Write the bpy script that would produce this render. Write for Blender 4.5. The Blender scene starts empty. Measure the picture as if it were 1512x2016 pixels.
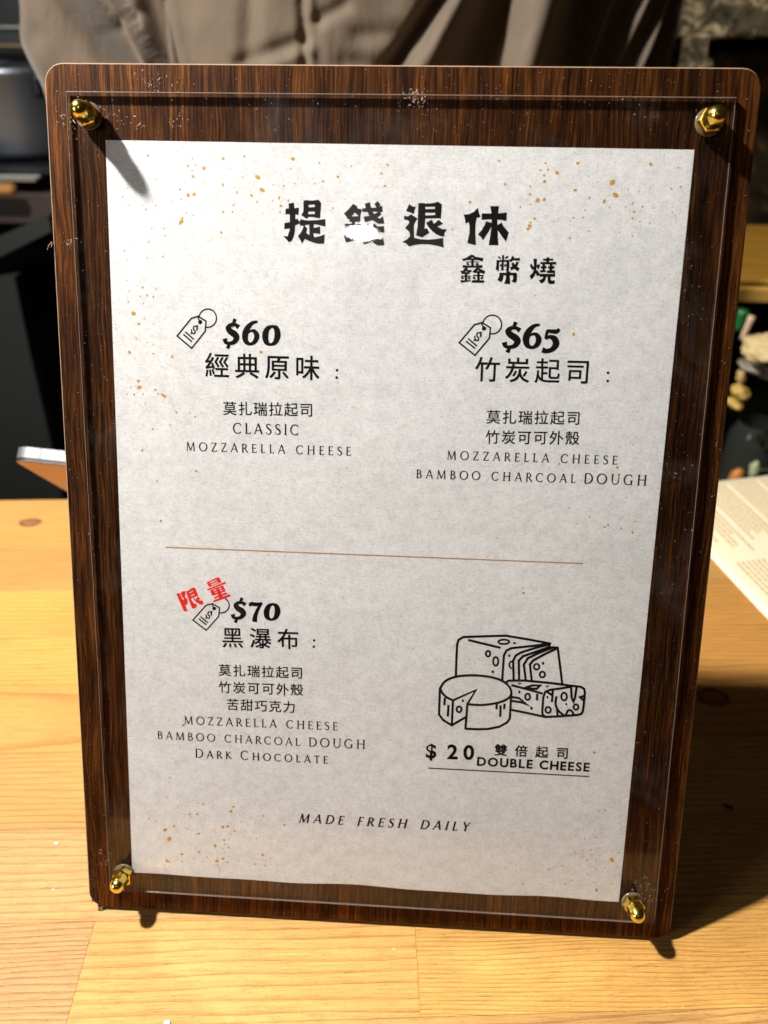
import bpy, bmesh, math, random
from mathutils import Vector, Matrix
from mathutils import noise as mn
random.seed(7)
sc = bpy.context.scene
COL = sc.collection

# ------------------------------------------------------------------ solved camera / board pose (board frame: x right, y down, z into the board, mm)
RB = Matrix(((0.9984364574845975, -0.024261036447976256, 0.05035913498142457),
             (0.03336223927109207, 0.9814852538935208, -0.18860980192023238),
             (-0.044850879104269235, 0.18999499598684397, 0.9807600624737598)))
TB = Vector((4.201495709799855, -156.47860304369428, 269.49742357387885))
BH = 341.0
BW = 252.3
FPX = 1516.5
AL = 0.4069000612563011
BE = 0.08431135334825866
UPB = Vector((0, -math.cos(AL), -math.sin(AL)))
FWB = Vector((0, -math.sin(AL), math.cos(AL)))
CB = -(RB.transposed() @ TB)
TZ = -1.7          # table height (mm) under the board's front bottom edge


def ray(px, py):
    return (RB.transposed() @ Vector(((px - 756) / FPX, (py - 1008) / FPX, 1))).normalized()


def b2w(p):        # board mm -> world metres
    q = Vector(p) - Vector((0, BH, 0))
    return Vector((q.x, q.dot(FWB), q.dot(UPB))) / 1000


def dirw(d):
    return Vector((d.x, d.dot(FWB), d.dot(UPB)))


CW = b2w(CB) * 1000


def onb(px, py, z=0.0):      # where the sight line meets the board plane at depth z: (x right, y up from board foot) metres
    d = ray(px, py)
    p = CB + d * ((z - CB.z) / d.z)
    return Vector((p.x / 1000, (BH - p.y) / 1000))


def ontab(px, py, z=None):
    z = TZ if z is None else z
    d = dirw(ray(px, py))
    return (CW + d * ((z - CW.z) / d.z)) / 1000


def atY(px, py, Y):
    d = dirw(ray(px, py))
    return (CW + d * ((Y * 1000 - CW.y) / d.y)) / 1000


# ------------------------------------------------------------------ camera
cam = bpy.data.cameras.new('camera')
camo = bpy.data.objects.new('camera', cam)
COL.objects.link(camo)
rt, dn, fw = [dirw(Vector(RB[i])) for i in range(3)]
M = Matrix((rt, -dn, -fw)).transposed().to_4x4()
M.translation = CW / 1000
camo.matrix_world = M
cam.sensor_fit = 'VERTICAL'
cam.sensor_height = 24
cam.lens = FPX / 2016 * 24
cam.clip_start = 0.01
cam.clip_end = 50
cam.dof.use_dof = True
cam.dof.focus_distance = 0.300
cam.dof.aperture_fstop = cam.lens / 3.2
sc.camera = camo

# ------------------------------------------------------------------ world, exposure and lamps
w = bpy.data.worlds.new('World')
sc.world = w
w.use_nodes = True
w.node_tree.nodes['Background'].inputs['Color'].default_value = (1.0, 0.80, 0.58, 1)
w.node_tree.nodes['Background'].inputs['Strength'].default_value = 0.015
sc.view_settings.view_transform = 'Standard'
sc.view_settings.look = 'None'
sc.view_settings.exposure = 0
sc.cycles.caustics_reflective = True
sc.cycles.caustics_refractive = False
sc.cycles.blur_glossy = 0.0
sc.cycles.sample_clamp_indirect = 0
sc.cycles.max_bounces = 10
sc.cycles.transparent_max_bounces = 12
sc.cycles.use_denoising = True


def area(name, pos, target, power, size, size_y=None, color=(1, 1, 1), shape='DISK'):
    l = bpy.data.lights.new(name, 'AREA')
    l.energy = power
    l.color = color
    l.shape = shape
    l.size = size
    if size_y: l.size_y = size_y
    o = bpy.data.objects.new(name, l)
    COL.objects.link(o)
    o.location = pos
    o.rotation_euler = (Vector(target) - Vector(pos)).to_track_quat('-Z', 'Y').to_euler()
    return o


KEY = Vector((-0.476, 0.100, 0.853))
area('key_lamp', KEY, (0, 0.03, 0.12), 24.3, 0.045, color=(1.0, 0.965, 0.905))
area('added_front_fill', (-1.35, -0.80, 0.50), (0, 0, 0.17), 5.8, 0.45, color=(0.98, 0.98, 1.0))  # added soft fill from the front left, not a fixture of the room
sp = bpy.data.lights.new('shelf_lamp', 'SPOT')
sp.energy = 14
sp.color = (1.0, 0.80, 0.45)
sp.spot_size = math.radians(75)
sp.spot_blend = .6
sp.shadow_soft_size = .03
spo = bpy.data.objects.new('shelf_lamp', sp)
COL.objects.link(spo)
spo.location = (.62, .66, .75)
spo.rotation_euler = (Vector((.42, 1.0, .12)) - Vector(spo.location)).to_track_quat('-Z', 'Y').to_euler()
SP = b2w((-10.0, 59.0, -2.4))
SD = Vector((-0.0788, -0.8465, 0.5264))
area('ceiling_lamp', SP + SD * 1.3 + Vector((-.004, 0, .014)), SP, 0.36, 0.062, 0.026, (1.0, 0.97, 0.9), 'ELLIPSE')


# ------------------------------------------------------------------ helpers
def tag(o, label=None, cat=None, group=None, kind=None):
    if label: o['label'] = label
    if cat: o['category'] = cat
    if group: o['group'] = group
    if kind: o['kind'] = kind
    return o


def empty(name, loc=(0, 0, 0), rot=(0, 0, 0)):
    o = bpy.data.objects.new(name, None)
    o.location = loc
    o.rotation_euler = rot
    COL.objects.link(o)
    return o


def mobj(name, verts, faces, mat, parent=None, smooth=False):
    me = bpy.data.meshes.new(name)
    me.from_pydata([tuple(v) for v in verts], [], faces)
    me.validate()
    me.update()
    if mat: me.materials.append(mat)
    if smooth: me.shade_smooth()
    o = bpy.data.objects.new(name, me)
    COL.objects.link(o)
    if parent: o.parent = parent
    return o


def bmobj(name, bm, mat, parent=None, smooth=False):
    me = bpy.data.meshes.new(name)
    bm.normal_update()
    bm.to_mesh(me)
    bm.free()
    if mat: me.materials.append(mat)
    if smooth: me.shade_smooth()
    o = bpy.data.objects.new(name, me)
    COL.objects.link(o)
    if parent: o.parent = parent
    return o


def box_bm(x0, x1, y0, y1, z0, z1, bev=0.0, seg=2):
    bm = bmesh.new()
    bmesh.ops.create_cube(bm, size=1)
    for v in bm.verts:
        v.co = Vector((x0 + (v.co.x + .5) * (x1 - x0), y0 + (v.co.y + .5) * (y1 - y0), z0 + (v.co.z + .5) * (z1 - z0)))
    if bev:
        bmesh.ops.bevel(bm, geom=bm.edges[:], offset=bev, segments=seg, affect='EDGES', profile=0.5)
    return bm


# ------------------------------------------------------------------ node helpers
class NT:
    def __init__(s, name):
        s.m = bpy.data.materials.new(name)
        s.m.use_nodes = True
        s.t = s.m.node_tree
        s.n = s.t.nodes
        s.b = s.n['Principled BSDF']
        s.out = s.n['Material Output']

    def new(s, ty, **kw):
        n = s.n.new(ty)
        for k, v in kw.items():
            if k in n.inputs.keys() if hasattr(n, 'inputs') else False:
                n.inputs[k].default_value = v
            else:
                setattr(n, k, v)
        return n

    def link(s, a, b): s.t.links.new(a, b)

    def coord(s, scale=(1, 1, 1), loc=(0, 0, 0), rot=(0, 0, 0), kind='Object'):
        c = s.new('ShaderNodeTexCoord')
        m = s.new('ShaderNodeMapping')
        m.inputs['Scale'].default_value = scale
        m.inputs['Location'].default_value = loc
        m.inputs['Rotation'].default_value = rot
        s.link(c.outputs[kind], m.inputs['Vector'])
        return m.outputs['Vector']

    def noise(s, vec, scale, detail=3, rough=.55, dist=0):
        n = s.new('ShaderNodeTexNoise')
        n.inputs['Scale'].default_value = scale
        n.inputs['Detail'].default_value = detail
        n.inputs['Roughness'].default_value = rough
        n.inputs['Distortion'].default_value = dist
        s.link(vec, n.inputs['Vector'])
        return n.outputs['Fac']

    def ramp(s, fac, stops, interp='LINEAR'):
        r = s.new('ShaderNodeValToRGB')
        r.color_ramp.interpolation = interp
        e = r.color_ramp.elements
        while len(e) < len(stops): e.new(.5)
        for i, (p, c) in enumerate(stops):
            e[i].position = p
            if not isinstance(c, (tuple, list)): c = (c, c, c)
            e[i].color = (*c[:3], 1)
        s.link(fac, r.inputs['Fac'])
        return r.outputs['Color']

    def mix(s, fac, a, b, mode='MIX'):
        m = s.new('ShaderNodeMix', data_type='RGBA', blend_type=mode)
        for sock, val in ((m.inputs[0], fac), (m.inputs[6], a), (m.inputs[7], b)):
            if hasattr(val, 'node'): s.link(val, sock)
            elif isinstance(val, (tuple, list)): sock.default_value = (*val[:3], 1)
            else: sock.default_value = val
        return m.outputs[2]

    def math(s, op, a, b=None, c=None):
        m = s.new('ShaderNodeMath', operation=op)
        for i, v in enumerate((a, b, c)):
            if v is None: continue
            if hasattr(v, 'node'): s.link(v, m.inputs[i])
            else: m.inputs[i].default_value = v
        return m.outputs[0]

    def bump(s, h, strength=.3, dist=.001):
        b = s.new('ShaderNodeBump')
        b.inputs['Strength'].default_value = strength
        b.inputs['Distance'].default_value = dist
        s.link(h, b.inputs['Height'])
        s.link(b.outputs['Normal'], s.b.inputs['Normal'])
        return b

    def col(s, c):
        if hasattr(c, 'node'): s.link(c, s.b.inputs['Base Color'])
        else: s.b.inputs['Base Color'].default_value = (*c[:3], 1)

    def set(s, **kw):
        for k, v in kw.items():
            k = k.replace('_', ' ')
            sock = s.b.inputs[k]
            if hasattr(v, 'node'): s.link(v, sock)
            else: sock.default_value = v
        return s


def plain(name, c, rough=.6, metal=0.0, spec=.5, var=0.0, vscale=60):
    t = NT(name)
    if var:
        f = t.noise(t.coord(), vscale, 4)
        t.col(t.mix(f, tuple(x * (1 - var) for x in c), tuple(min(1, x * (1 + var)) for x in c)))
        t.bump(f, .15, .0006)
    else:
        t.col(c)
    t.set(Roughness=rough, Metallic=metal)
    t.b.inputs['Specular IOR Level'].default_value = spec
    return t.m


def m_walnut():
    t = NT('dark_walnut_laminate')
    wx = t.math('MULTIPLY', t.math('SUBTRACT', t.noise(t.coord((1.2, .6, 1), (2, 6, 0)), 38, 3, .5), .5), .0045)
    cmb = t.new('ShaderNodeCombineXYZ')
    t.link(wx, cmb.inputs[0])
    def warped(scale, loc=(0, 0, 0)):
        va = t.new('ShaderNodeVectorMath', operation='ADD')
        t.link(t.coord(scale, loc), va.inputs[0])
        t.link(cmb.outputs[0], va.inputs[1])
        return va.outputs[0]
    f1 = t.noise(warped((1, .030, 1)), 1150, 5, .62, .35)            # fine vertical streaks
    f2 = t.noise(warped((1, .03, 1), (3, 1, 0)), 170, 4, .6, .6)    # broad bands
    f3 = t.noise(warped((1, .045, 1), (7, 2, 0)), 2300, 2, .5)      # pores
    f4 = t.noise(t.coord((1, .4, 1), (5, 5, 5)), 22, 3)
    a = t.ramp(f1, [(.30, (.010, .0036, .0016)), (.46, (.054, .0168, .0040)), (.58, (.125, .040, .0060)), (.72, (.25, .082, .010))])
    b = t.ramp(f2, [(.32, .38), (.5, .85), (.66, 1.25)])
    c = t.mix(1.0, a, b, 'MULTIPLY')
    d = t.ramp(f3, [(.34, .35), (.46, 1.0)])
    c = t.mix(.85, c, d, 'MULTIPLY')
    e = t.ramp(f4, [(.3, .60), (.5, .95), (.7, 1.35)])
    c = t.mix(1.0, c, e, 'MULTIPLY')
    t.col(c)
    h = t.math('ADD', f3, t.math('MULTIPLY', f1, .6))
    t.bump(h, .22, .0003)
    t.set(Roughness=.50, Metallic=.70)      # chatoyant veneer: most of its light is a broad sheen
    t.b.inputs['Specular IOR Level'].default_value = .25
    return t.m


def m_paper():
    t = NT('printed_paper')
    big = t.noise(t.coord((1, 1, 1)), 22, 4, .6, .6)
    mid = t.noise(t.coord((1, 1, 1), (2, 0, 0)), 190, 4, .65)
    fib = t.noise(t.coord((.25, 1, 1), (1, 3, 0)), 2600, 2, .6)
    fib2 = t.noise(t.coord((1, .3, 1), (4, 3, 0)), 1900, 2, .6)
    c = t.ramp(big, [(.25, (.775, .775, .78)), (.5, (.815, .815, .815)), (.75, (.845, .845, .845))])
    c = t.mix(1.0, c, t.ramp(mid, [(.25, .86), (.55, 1.0), (.8, 1.06)]), 'MULTIPLY')
    c = t.mix(.85, c, t.ramp(fib, [(.30, .80), (.5, 1.0), (.75, 1.06)]), 'MULTIPLY')
    c = t.mix(.7, c, t.ramp(fib2, [(.28, .82), (.48, 1.0), (.75, 1.05)]), 'MULTIPLY')
    spk = t.noise(t.coord((1, 1, 1), (9, 3, 0)), 900, 2, .5)
    c = t.mix(1.0, c, t.ramp(spk, [(.235, .45), (.275, 1.0)]), 'MULTIPLY')
    t.col(c)
    h = t.math('ADD', t.math('MULTIPLY', fib, .5), fib2)
    h = t.math('ADD', h, t.math('MULTIPLY', t.noise(t.coord((1, 1, 1), (1, 8, 0)), 26, 2, .4, .2), 11.0))
    t.bump(h, .45, .00010)
    t.set(Roughness=.75)
    return t.m


def m_pine(name, v0, u0, tone, freq, near, seed):
    """Pine stave: growth rings cut as long ellipses round (u0, v0), in the counter's own coordinates."""
    t = NT(name)
    co = t.coord((1, 1, 1))
    wob = t.noise(t.coord((.6, 3.0, 1), (seed, 0, 0)), 9, 2, .5)
    wob2 = t.noise(t.coord((.10, 2, 1), (seed * 2.1, 0, 0)), 70, 3, .55)
    sx = t.new('ShaderNodeSeparateXYZ')
    t.link(co, sx.inputs[0])
    u = t.math('MULTIPLY', t.math('SUBTRACT', sx.outputs[0], u0), .075)
    v = t.math('SUBTRACT', sx.outputs[1], v0)
    # knots pull the rings round them
    for (ku, kv, kr) in KNOTS:
        du = t.math('SUBTRACT', sx.outputs[0], ku)
        dv = t.math('SUBTRACT', sx.outputs[1], kv)
        d2 = t.math('ADD', t.math('MULTIPLY', du, t.math('MULTIPLY', du, .35)), t.math('MULTIPLY', dv, dv))
        g = t.math('POWER', 2.718, t.math('MULTIPLY', d2, -1.0 / (kr * kr * 5)))
        v = t.math('ADD', v, t.math('MULTIPLY', g, kr * 1.2))
    v = t.math('ADD', v, t.math('MULTIPLY', t.math('SUBTRACT', wob, .5), .013))
    v = t.math('ADD', v, t.math('MULTIPLY', t.math('SUBTRACT', wob2, .5), .0016))
    r = t.math('SQRT', t.math('ADD', t.math('MULTIPLY', u, u), t.math('MULTIPLY', v, v)))
    ph = t.math('FRACT', t.math('MULTIPLY', r, freq))
    ring = t.ramp(ph, [(.0, .05), (.12, .0), (.66, .14), (.90, .75), (.97, 1.0), (1.0, .05)])
    fine = t.noise(t.coord((.04, 1, 1), (seed, 1, 0)), 900, 3, .6)
    fine2 = t.noise(t.coord((.05, 1, 1), (seed, 4, 0)), 1500, 4, .7)
    pores = t.noise(t.coord((.16, 1, 1), (seed, 9, 0)), 2600, 2, .6)
    blot = t.noise(t.coord((.4, 1, 1), (seed, 7, 0)), 16, 3, .5)
    base = tuple(a * b for a, b in zip((.475, .264, .079), tone))
    dark = tuple(a * b for a, b in zip((.20, .084, .020), tone))
    c = t.mix(t.math('MULTIPLY', ring, .55 if not near else .55), base, dark)
    c = t.mix(1.0, c, t.ramp(fine, [(.3, .82), (.5, 1.0), (.7, 1.08)]), 'MULTIPLY')
    c = t.mix(.8 if near else .5, c, t.ramp(fine2, [(.34, .60), (.48, 1.0), (.7, 1.08)]), 'MULTIPLY')
    c = t.mix(.9 if near else .3, c, t.ramp(pores, [(.30, .52), (.40, 1.0)]), 'MULTIPLY')
    c = t.mix(1.0, c, t.ramp(blot, [(.3, .86), (.7, 1.10)]), 'MULTIPLY')
    for (ku, kv, kr) in KNOTS:
        du = t.math('MULTIPLY', t.math('SUBTRACT', sx.outputs[0], ku), .7)
        dv = t.math('SUBTRACT', sx.outputs[1], kv)
        d = t.math('SQRT', t.math('ADD', t.math('MULTIPLY', du, du), t.math('MULTIPLY', dv, dv)))
        d = t.math('ADD', d, t.math('MULTIPLY', t.math('SUBTRACT', wob2, .5), kr * .9))
        k = t.ramp(t.math('DIVIDE', d, kr), [(.0, .75), (.45, .55), (.75, 1.0), (1.0, .5), (1.6, 0.0)])
        kb = t.ramp(t.math('DIVIDE', d, kr), [(0, 1.0), (1.0, 1.0), (1.9, 0.0)])
        c = t.mix(t.math('MULTIPLY', k, kb), c, (.13, .045, .025))
    t.col(c)
    h = t.math('ADD', t.math('MULTIPLY', fine2, .8), t.math('MULTIPLY', ring, -.9 if near else -.2))
    t.bump(h, .45 if near else .12, .0005)
    t.set(Roughness=.55 if near else .5)
    t.b.inputs['Specular IOR Level'].default_value = .18
    return t.m


def m_acrylic():
    t = NT('clear_acrylic_face')
    tr = t.new('ShaderNodeBsdfTransparent')
    gl = t.new('ShaderNodeBsdfGlossy')
    gl.inputs['Roughness'].default_value = .012
    g2 = t.new('ShaderNodeBsdfGlossy')
    g2.inputs['Roughness'].default_value = .20      # fine wiping scratches spread part of the reflection
    gm = t.new('ShaderNodeMixShader')
    gm.inputs[0].default_value = .30
    t.link(gl.outputs[0], gm.inputs[1])
    t.link(g2.outputs[0], gm.inputs[2])
    fr = t.new('ShaderNodeFresnel')
    ge = t.new('ShaderNodeNewGeometry')
    # a thin sheet reflects alike from both sides
    t.link(t.math('MULTIPLY_ADD', ge.outputs['Backfacing'], 1 / 1.42 - 1.42, 1.42), fr.inputs['IOR'])
    ms = t.new('ShaderNodeMixShader')
    t.link(fr.outputs[0], ms.inputs[0])
    t.link(tr.outputs[0], ms.inputs[1])
    t.link(gm.outputs[0], ms.inputs[2])
    # a faint film of scuffs and dust on the surface
    df = t.new('ShaderNodeBsdfDiffuse')
    df.inputs['Color'].default_value = (.8, .78, .75, 1)
    sm = t.noise(t.coord((1, 1, 1)), 30, 5, .7, 1.0)
    sf = t.ramp(sm, [(.50, .0), (.62, .006), (.8, .022)])
    m2 = t.new('ShaderNodeMixShader')
    t.link(sf, m2.inputs[0])
    t.link(ms.outputs[0], m2.inputs[1])
    t.link(df.outputs[0], m2.inputs[2])
    t.link(m2.outputs[0], t.out.inputs['Surface'])
    return t.m


def m_acredge():
    t = NT('sawn_acrylic_edge')
    t.col((.13, .105, .09))
    t.set(Roughness=.3)
    tr = t.new('ShaderNodeBsdfTransparent')
    ms = t.new('ShaderNodeMixShader')
    ms.inputs[0].default_value = .95
    t.link(tr.outputs[0], ms.inputs[1])
    t.link(t.b.outputs[0], ms.inputs[2])
    t.link(ms.outputs[0], t.out.inputs['Surface'])
    return t.m


INK = plain('black_ink', (.004, .0035, .0035), .7, spec=.12)
RED = plain('red_ink', (.85, .02, .012), .6, spec=.25)
GOLD = plain('gold_fleck_ink', (.64, .33, .018), .45, var=.2, vscale=900)
TAN = plain('tan_ink', (.50, .25, .04), .6)
WALNUT = m_walnut()
PAPER = m_paper()
ACR = m_acrylic()
ACE = m_acredge()
EDGE = plain('laminate_edge', (.26, .175, .115), .4, var=.2, vscale=300)
BACKWOOD = plain('dark_board_back', (.035, .018, .010), .6, var=.3)
BRASS = plain('polished_brass', (.95, .70, .13), .20, 1.0, var=.12, vscale=700)
WASHER = plain('clear_nylon_washer', (.11, .08, .05), .15)
DUST = plain('dust', (.40, .33, .27), .6)
SPLINTER = plain('wood_splinter', (.30, .17, .09), .6)

# ------------------------------------------------------------------ menu stand
LOCROT = (math.pi / 2 - AL, 0, 0)
stand = empty('menu_stand', (0, 0, 0), LOCROT)
tag(stand, 'dark walnut board with a paper menu clamped under clear acrylic by brass nuts', 'menu stand')
TH = .0042


def outline(w_, h_, r, inset=0.0, n=7, cx=0.0, y0=0.0):
    """closed outline of a rounded rectangle, x centred, y from the foot"""
    pts = []
    x0, x1, ya, yb = cx - w_ / 2 + inset, cx + w_ / 2 - inset, y0 + inset, y0 + h_ - inset
    rr = max(r - inset, 1e-5)
    for (qx, qy, a0) in ((x1 - rr, yb - rr, 0), (x0 + rr, yb - rr, 90), (x0 + rr, ya + rr, 180), (x1 - rr, ya + rr, 270)):
        for i in range(n):
            a = math.radians(a0 + 90 * i / (n - 1))
            pts.append((qx + rr * math.cos(a), qy + rr * math.sin(a)))
    return pts


BWm, BHm = BW / 1000, BH / 1000
front = outline(BWm, BHm, .0068, .0005)
outer = outline(BWm, BHm, .0068, 0)
n = len(front)
mobj('front_board', [(x, y, 0) for x, y in front] + [(x, y, -.0004) for x, y in front], [tuple(range(n)), tuple(range(2 * n - 1, n - 1, -1))], WALNUT, stand)
vs = [(x, y, 0) for x, y in front] + [(x, y, -.00055) for x, y in outer] + [(x, y, -.0011) for x, y in outer]
fs = []
for k in range(2):
    for i in range(n):
        j = (i + 1) % n
        fs.append((k * n + i, (k + 1) * n + i, (k + 1) * n + j, k * n + j))
mobj('edge_band', vs, fs, EDGE, stand)
inn = outline(BWm, BHm, .0068, .0002)
vs = [(x, y, -.0005) for x, y in inn] + [(x, y, -TH) for x, y in inn]
fs = [tuple(range(n)), tuple(range(2 * n - 1, n - 1, -1))] + [(i, n + i, n + (i + 1) % n, (i + 1) % n) for i in range(n)]
mobj('back_board', vs, fs, BACKWOOD, stand)
# easel flap behind: hinge high on the back, foot on the counter
th = math.radians(90) - AL
foot_y, foot_z = .165, TZ / 1000
# local coordinates of the flap foot
ly = foot_y * math.cos(th) + foot_z * math.sin(th)
lz = -foot_y * math.sin(th) + foot_z * math.cos(th)
A, B = Vector((0, .245, -TH)), Vector((0, ly, lz))
d = (B - A).normalized()
nrm = Vector((0, -d.z, d.y))
vs = []
for s_, wd in ((A, .035), (B, .060)):
    for sx_ in (-1, 1):
        for k in (0, -.004):
            vs.append(s_ + Vector((sx_ * wd, 0, 0)) + nrm * k)
leg = mobj('support_flap', vs, [(0, 1, 3, 2), (4, 6, 7, 5), (0, 4, 5, 1), (2, 3, 7, 6), (0, 2, 6, 4), (1, 5, 7, 3)], BACKWOOD, stand)
# splinters on the chipped edges
def tube_pts(pts, r0, r1, seg=5):
    vs, fs = [], []
    for i, p in enumerate(pts):
        p = Vector(p)
        tdir = (Vector(pts[min(i + 1, len(pts) - 1)]) - Vector(pts[max(i - 1, 0)])).normalized()
        a = tdir.orthogonal().normalized()
        b_ = tdir.cross(a)
        r = r0 + (r1 - r0) * i / (len(pts) - 1)
        for k in range(seg):
            t_ = 2 * math.pi * k / seg
            vs.append(p + a * r * math.cos(t_) + b_ * r * math.sin(t_))
    for i in range(len(pts) - 1):
        for k in range(seg):
            fs.append((i * seg + k, i * seg + (k + 1) % seg, (i + 1) * seg + (k + 1) % seg, (i + 1) * seg + k))
    fs.append(tuple(range(seg - 1, -1, -1)))
    fs.append(tuple(range((len(pts) - 1) * seg, len(pts) * seg)))
    return vs, fs


def b3(px, py, z=0.0):
    q = onb(px, py, -z * 1000)
    return Vector((q.x, q.y, z))


for pts, r0 in (([b3(102, 476), b3(96, 484, .0008), b3(93, 492, .001)], .00016), ([b3(103, 478), b3(101, 487, .0006)], .0002),
                ([b3(214, 1784, -.001), b3(203, 1784, -.0004), b3(198, 1788, .0002), b3(193, 1791, .0002)], .0006)):
    v_, f_ = tube_pts(pts, r0, r0 * .5)
    mobj('splinter', v_, f_, SPLINTER if r0 < .0004 else BACKWOOD, stand)
# chipped black bruise at the lower left corner
random.seed(3)
vs, fs = [], []
for i in range(26):
    px = random.uniform(177, 190); py = random.uniform(1712, 1778)
    if px < 180 and py > 1765: continue
    q = b3(px, py, .00012 + i * 3e-6)
    k = len(vs)
    for a in range(5):
        an = a / 5 * 6.283 + random.random()
        rr = random.uniform(.0003, .0011)
        vs.append(q + Vector((rr * .5 * math.cos(an), rr * math.sin(an), 0)))
    fs.append(tuple(range(k, k + 5)))
mobj('chipped_veneer', vs, fs, BACKWOOD, stand)['kind'] = 'stuff'


# ---- paper
def hgt(x, y):
    """paper lifts a little off the board, more towards its wavy foot (metres, from board face)"""
    b = .00010 + .00016 * (.5 + .5 * mn.noise(Vector((x * 16, y * 13, 3.1))))
    foot = max(0.0, 1 - (y - .0265) / .05)
    b += .00022 * foot * (.5 + .5 * math.sin(x * 62 + .6))
    return b


pc = [onb(208, 276), onb(1367, 295), onb(1218, 1774), onb(261, 1717)]
NX, NY = 70, 96
vs, fs = [], []
for j in range(NY + 1):
    for i in range(NX + 1):
        a, b_ = i / NX, j / NY
        top = pc[0].lerp(pc[1], a)
        bot = pc[3].lerp(pc[2], a)
        # the lower edge was cut in a slight wave
        bot = bot + Vector((0, .0005 * math.sin(a * 15.5 + .3) * math.sin(a * math.pi) + .0002 * math.sin(a * 31)))
        p = top.lerp(bot, b_)
        vs.append((p.x, p.y, hgt(p.x, p.y)))
for j in range(NY):
    for i in range(NX):
        k = j * (NX + 1) + i
        fs.append((k, k + NX + 1, k + NX + 2, k + 1))
paper = mobj('paper_menu', vs, fs, PAPER, stand, True)

# ---- printing on the paper
LIFT = [0]


def put(name, polys, mat, holes_ok=True):
    """polys: list of (verts2d, faces) in board metres; each goes a hair above the last so no faces coincide"""
    vs, fs = [], []
    for pv, pf in polys:
        LIFT[0] = (LIFT[0] + 1) % 12
        dz = .00003 + LIFT[0] * 2.0e-6
        k = len(vs)
        vs += [(x, y, hgt(x, y) + dz) for x, y in pv]
        fs += [tuple(k + i for i in f) for f in pf]
    o = mobj(name, vs, fs, mat, paper)
    return o


_dg = None


def filled(contours):
    """outline with holes -> (verts, faces), in any 2D units"""
    c = bpy.data.curves.new('tmp', 'CURVE')
    c.dimensions = '2D'
    c.fill_mode = 'BOTH'
    for pts in contours:
        s = c.splines.new('POLY')
        s.points.add(len(pts) - 1)
        for p, q in zip(s.points, pts): p.co = (q[0], q[1], 0, 1)
        s.use_cyclic_u = True
    o = bpy.data.objects.new('tmp', c)
    COL.objects.link(o)
    bpy.context.view_layer.update()
    ev = o.evaluated_get(bpy.context.evaluated_depsgraph_get())
    m = ev.to_mesh()
    r = ([(v.co.x, v.co.y) for v in m.vertices], [tuple(p.vertices) for p in m.polygons])
    ev.to_mesh_clear()
    bpy.data.objects.remove(o)
    bpy.data.curves.remove(c)
    return r


def zoomfn(ox, oy, s):
    def f(x, y):
        q = onb(ox + x * s, oy + y * s)
        return (q.x, q.y)
    return f


def traced(contour_sets, z):
    out = []
    for cs in contour_sets:
        v_, f_ = filled([[(x, -y) for x, y in c] for c in cs])
        out.append(([z(x, -y) for x, y in v_], f_))
    return out


T1 = [
    [[(275, 240), (345, 232), (430, 205), (455, 380), (588, 358), (568, 582), (478, 562), (480, 712), (538, 690), (618, 800), (600, 840), (470, 890), (465, 1060), (430, 1230), (370, 1350), (290, 1395), (240, 1340), (120, 1200), (245, 1220), (300, 1060), (315, 985), (145, 1000), (155, 820), (315, 790), (312, 560), (180, 560), (190, 390), (285, 385)]],
    [[(720, 150), (835, 135), (860, 150), (1010, 150), (1165, 125), (1245, 220), (1215, 665), (1165, 680), (1010, 640), (870, 640), (815, 700), (655, 585), (715, 480)], [(868, 280), (872, 355), (1055, 345), (1055, 270)], [(862, 485), (865, 560), (1055, 550), (1055, 478)]],
    [[(630, 705), (820, 745), (1120, 735), (1372, 700), (1375, 930), (1150, 870), (1030, 855), (1015, 960), (1090, 960), (1210, 920), (1225, 1155), (1120, 1130), (1010, 1125), (1040, 1245), (1200, 1215), (1350, 1155), (1335, 1430), (1180, 1440), (1040, 1410), (880, 1350), (760, 1290), (680, 1440), (625, 1330), (555, 1210), (660, 1080), (728, 905), (615, 895), (605, 800)], [(765, 885), (765, 910), (835, 985), (800, 1110), (900, 1180), (890, 865)]]]
T2 = [
    [[(380, 170), (500, 240), (510, 305), (648, 340), (605, 500), (590, 710), (440, 712), (450, 765), (630, 765), (640, 880), (470, 885), (470, 960), (600, 930), (560, 1090), (470, 1120), (600, 1140), (620, 1200), (560, 1215), (300, 1300), (170, 1325), (105, 1110), (330, 1130), (330, 1060), (230, 1080), (150, 940), (260, 900), (330, 920), (335, 890), (135, 880), (135, 765), (340, 765), (345, 712), (270, 715), (275, 620), (225, 640), (170, 540), (105, 465), (290, 290)], [(430, 430), (340, 548), (550, 540)]],
    [[(730, 170), (880, 125), (918, 295), (1075, 280), (1015, 180), (1110, 88), (1195, 190), (1165, 250), (1250, 235), (1260, 415), (1190, 420), (1225, 490), (1105, 580), (1180, 615), (1270, 540), (1315, 765), (1130, 765), (960, 660), (860, 690), (735, 725), (690, 555), (860, 530), (815, 415), (665, 415), (650, 310), (755, 300)], [(960, 405), (1010, 475), (1140, 410)]],
    [[(710, 820), (850, 755), (880, 870), (960, 870), (940, 825), (1020, 755), (1100, 850), (1300, 835), (1312, 1035), (1150, 1010), (1160, 1080), (1080, 1160), (1150, 1235), (1230, 1230), (1270, 1170), (1315, 1390), (1250, 1415), (1100, 1410), (940, 1305), (700, 1390), (660, 1225), (820, 1180), (800, 1010), (700, 1000), (640, 900)]]]
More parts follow.
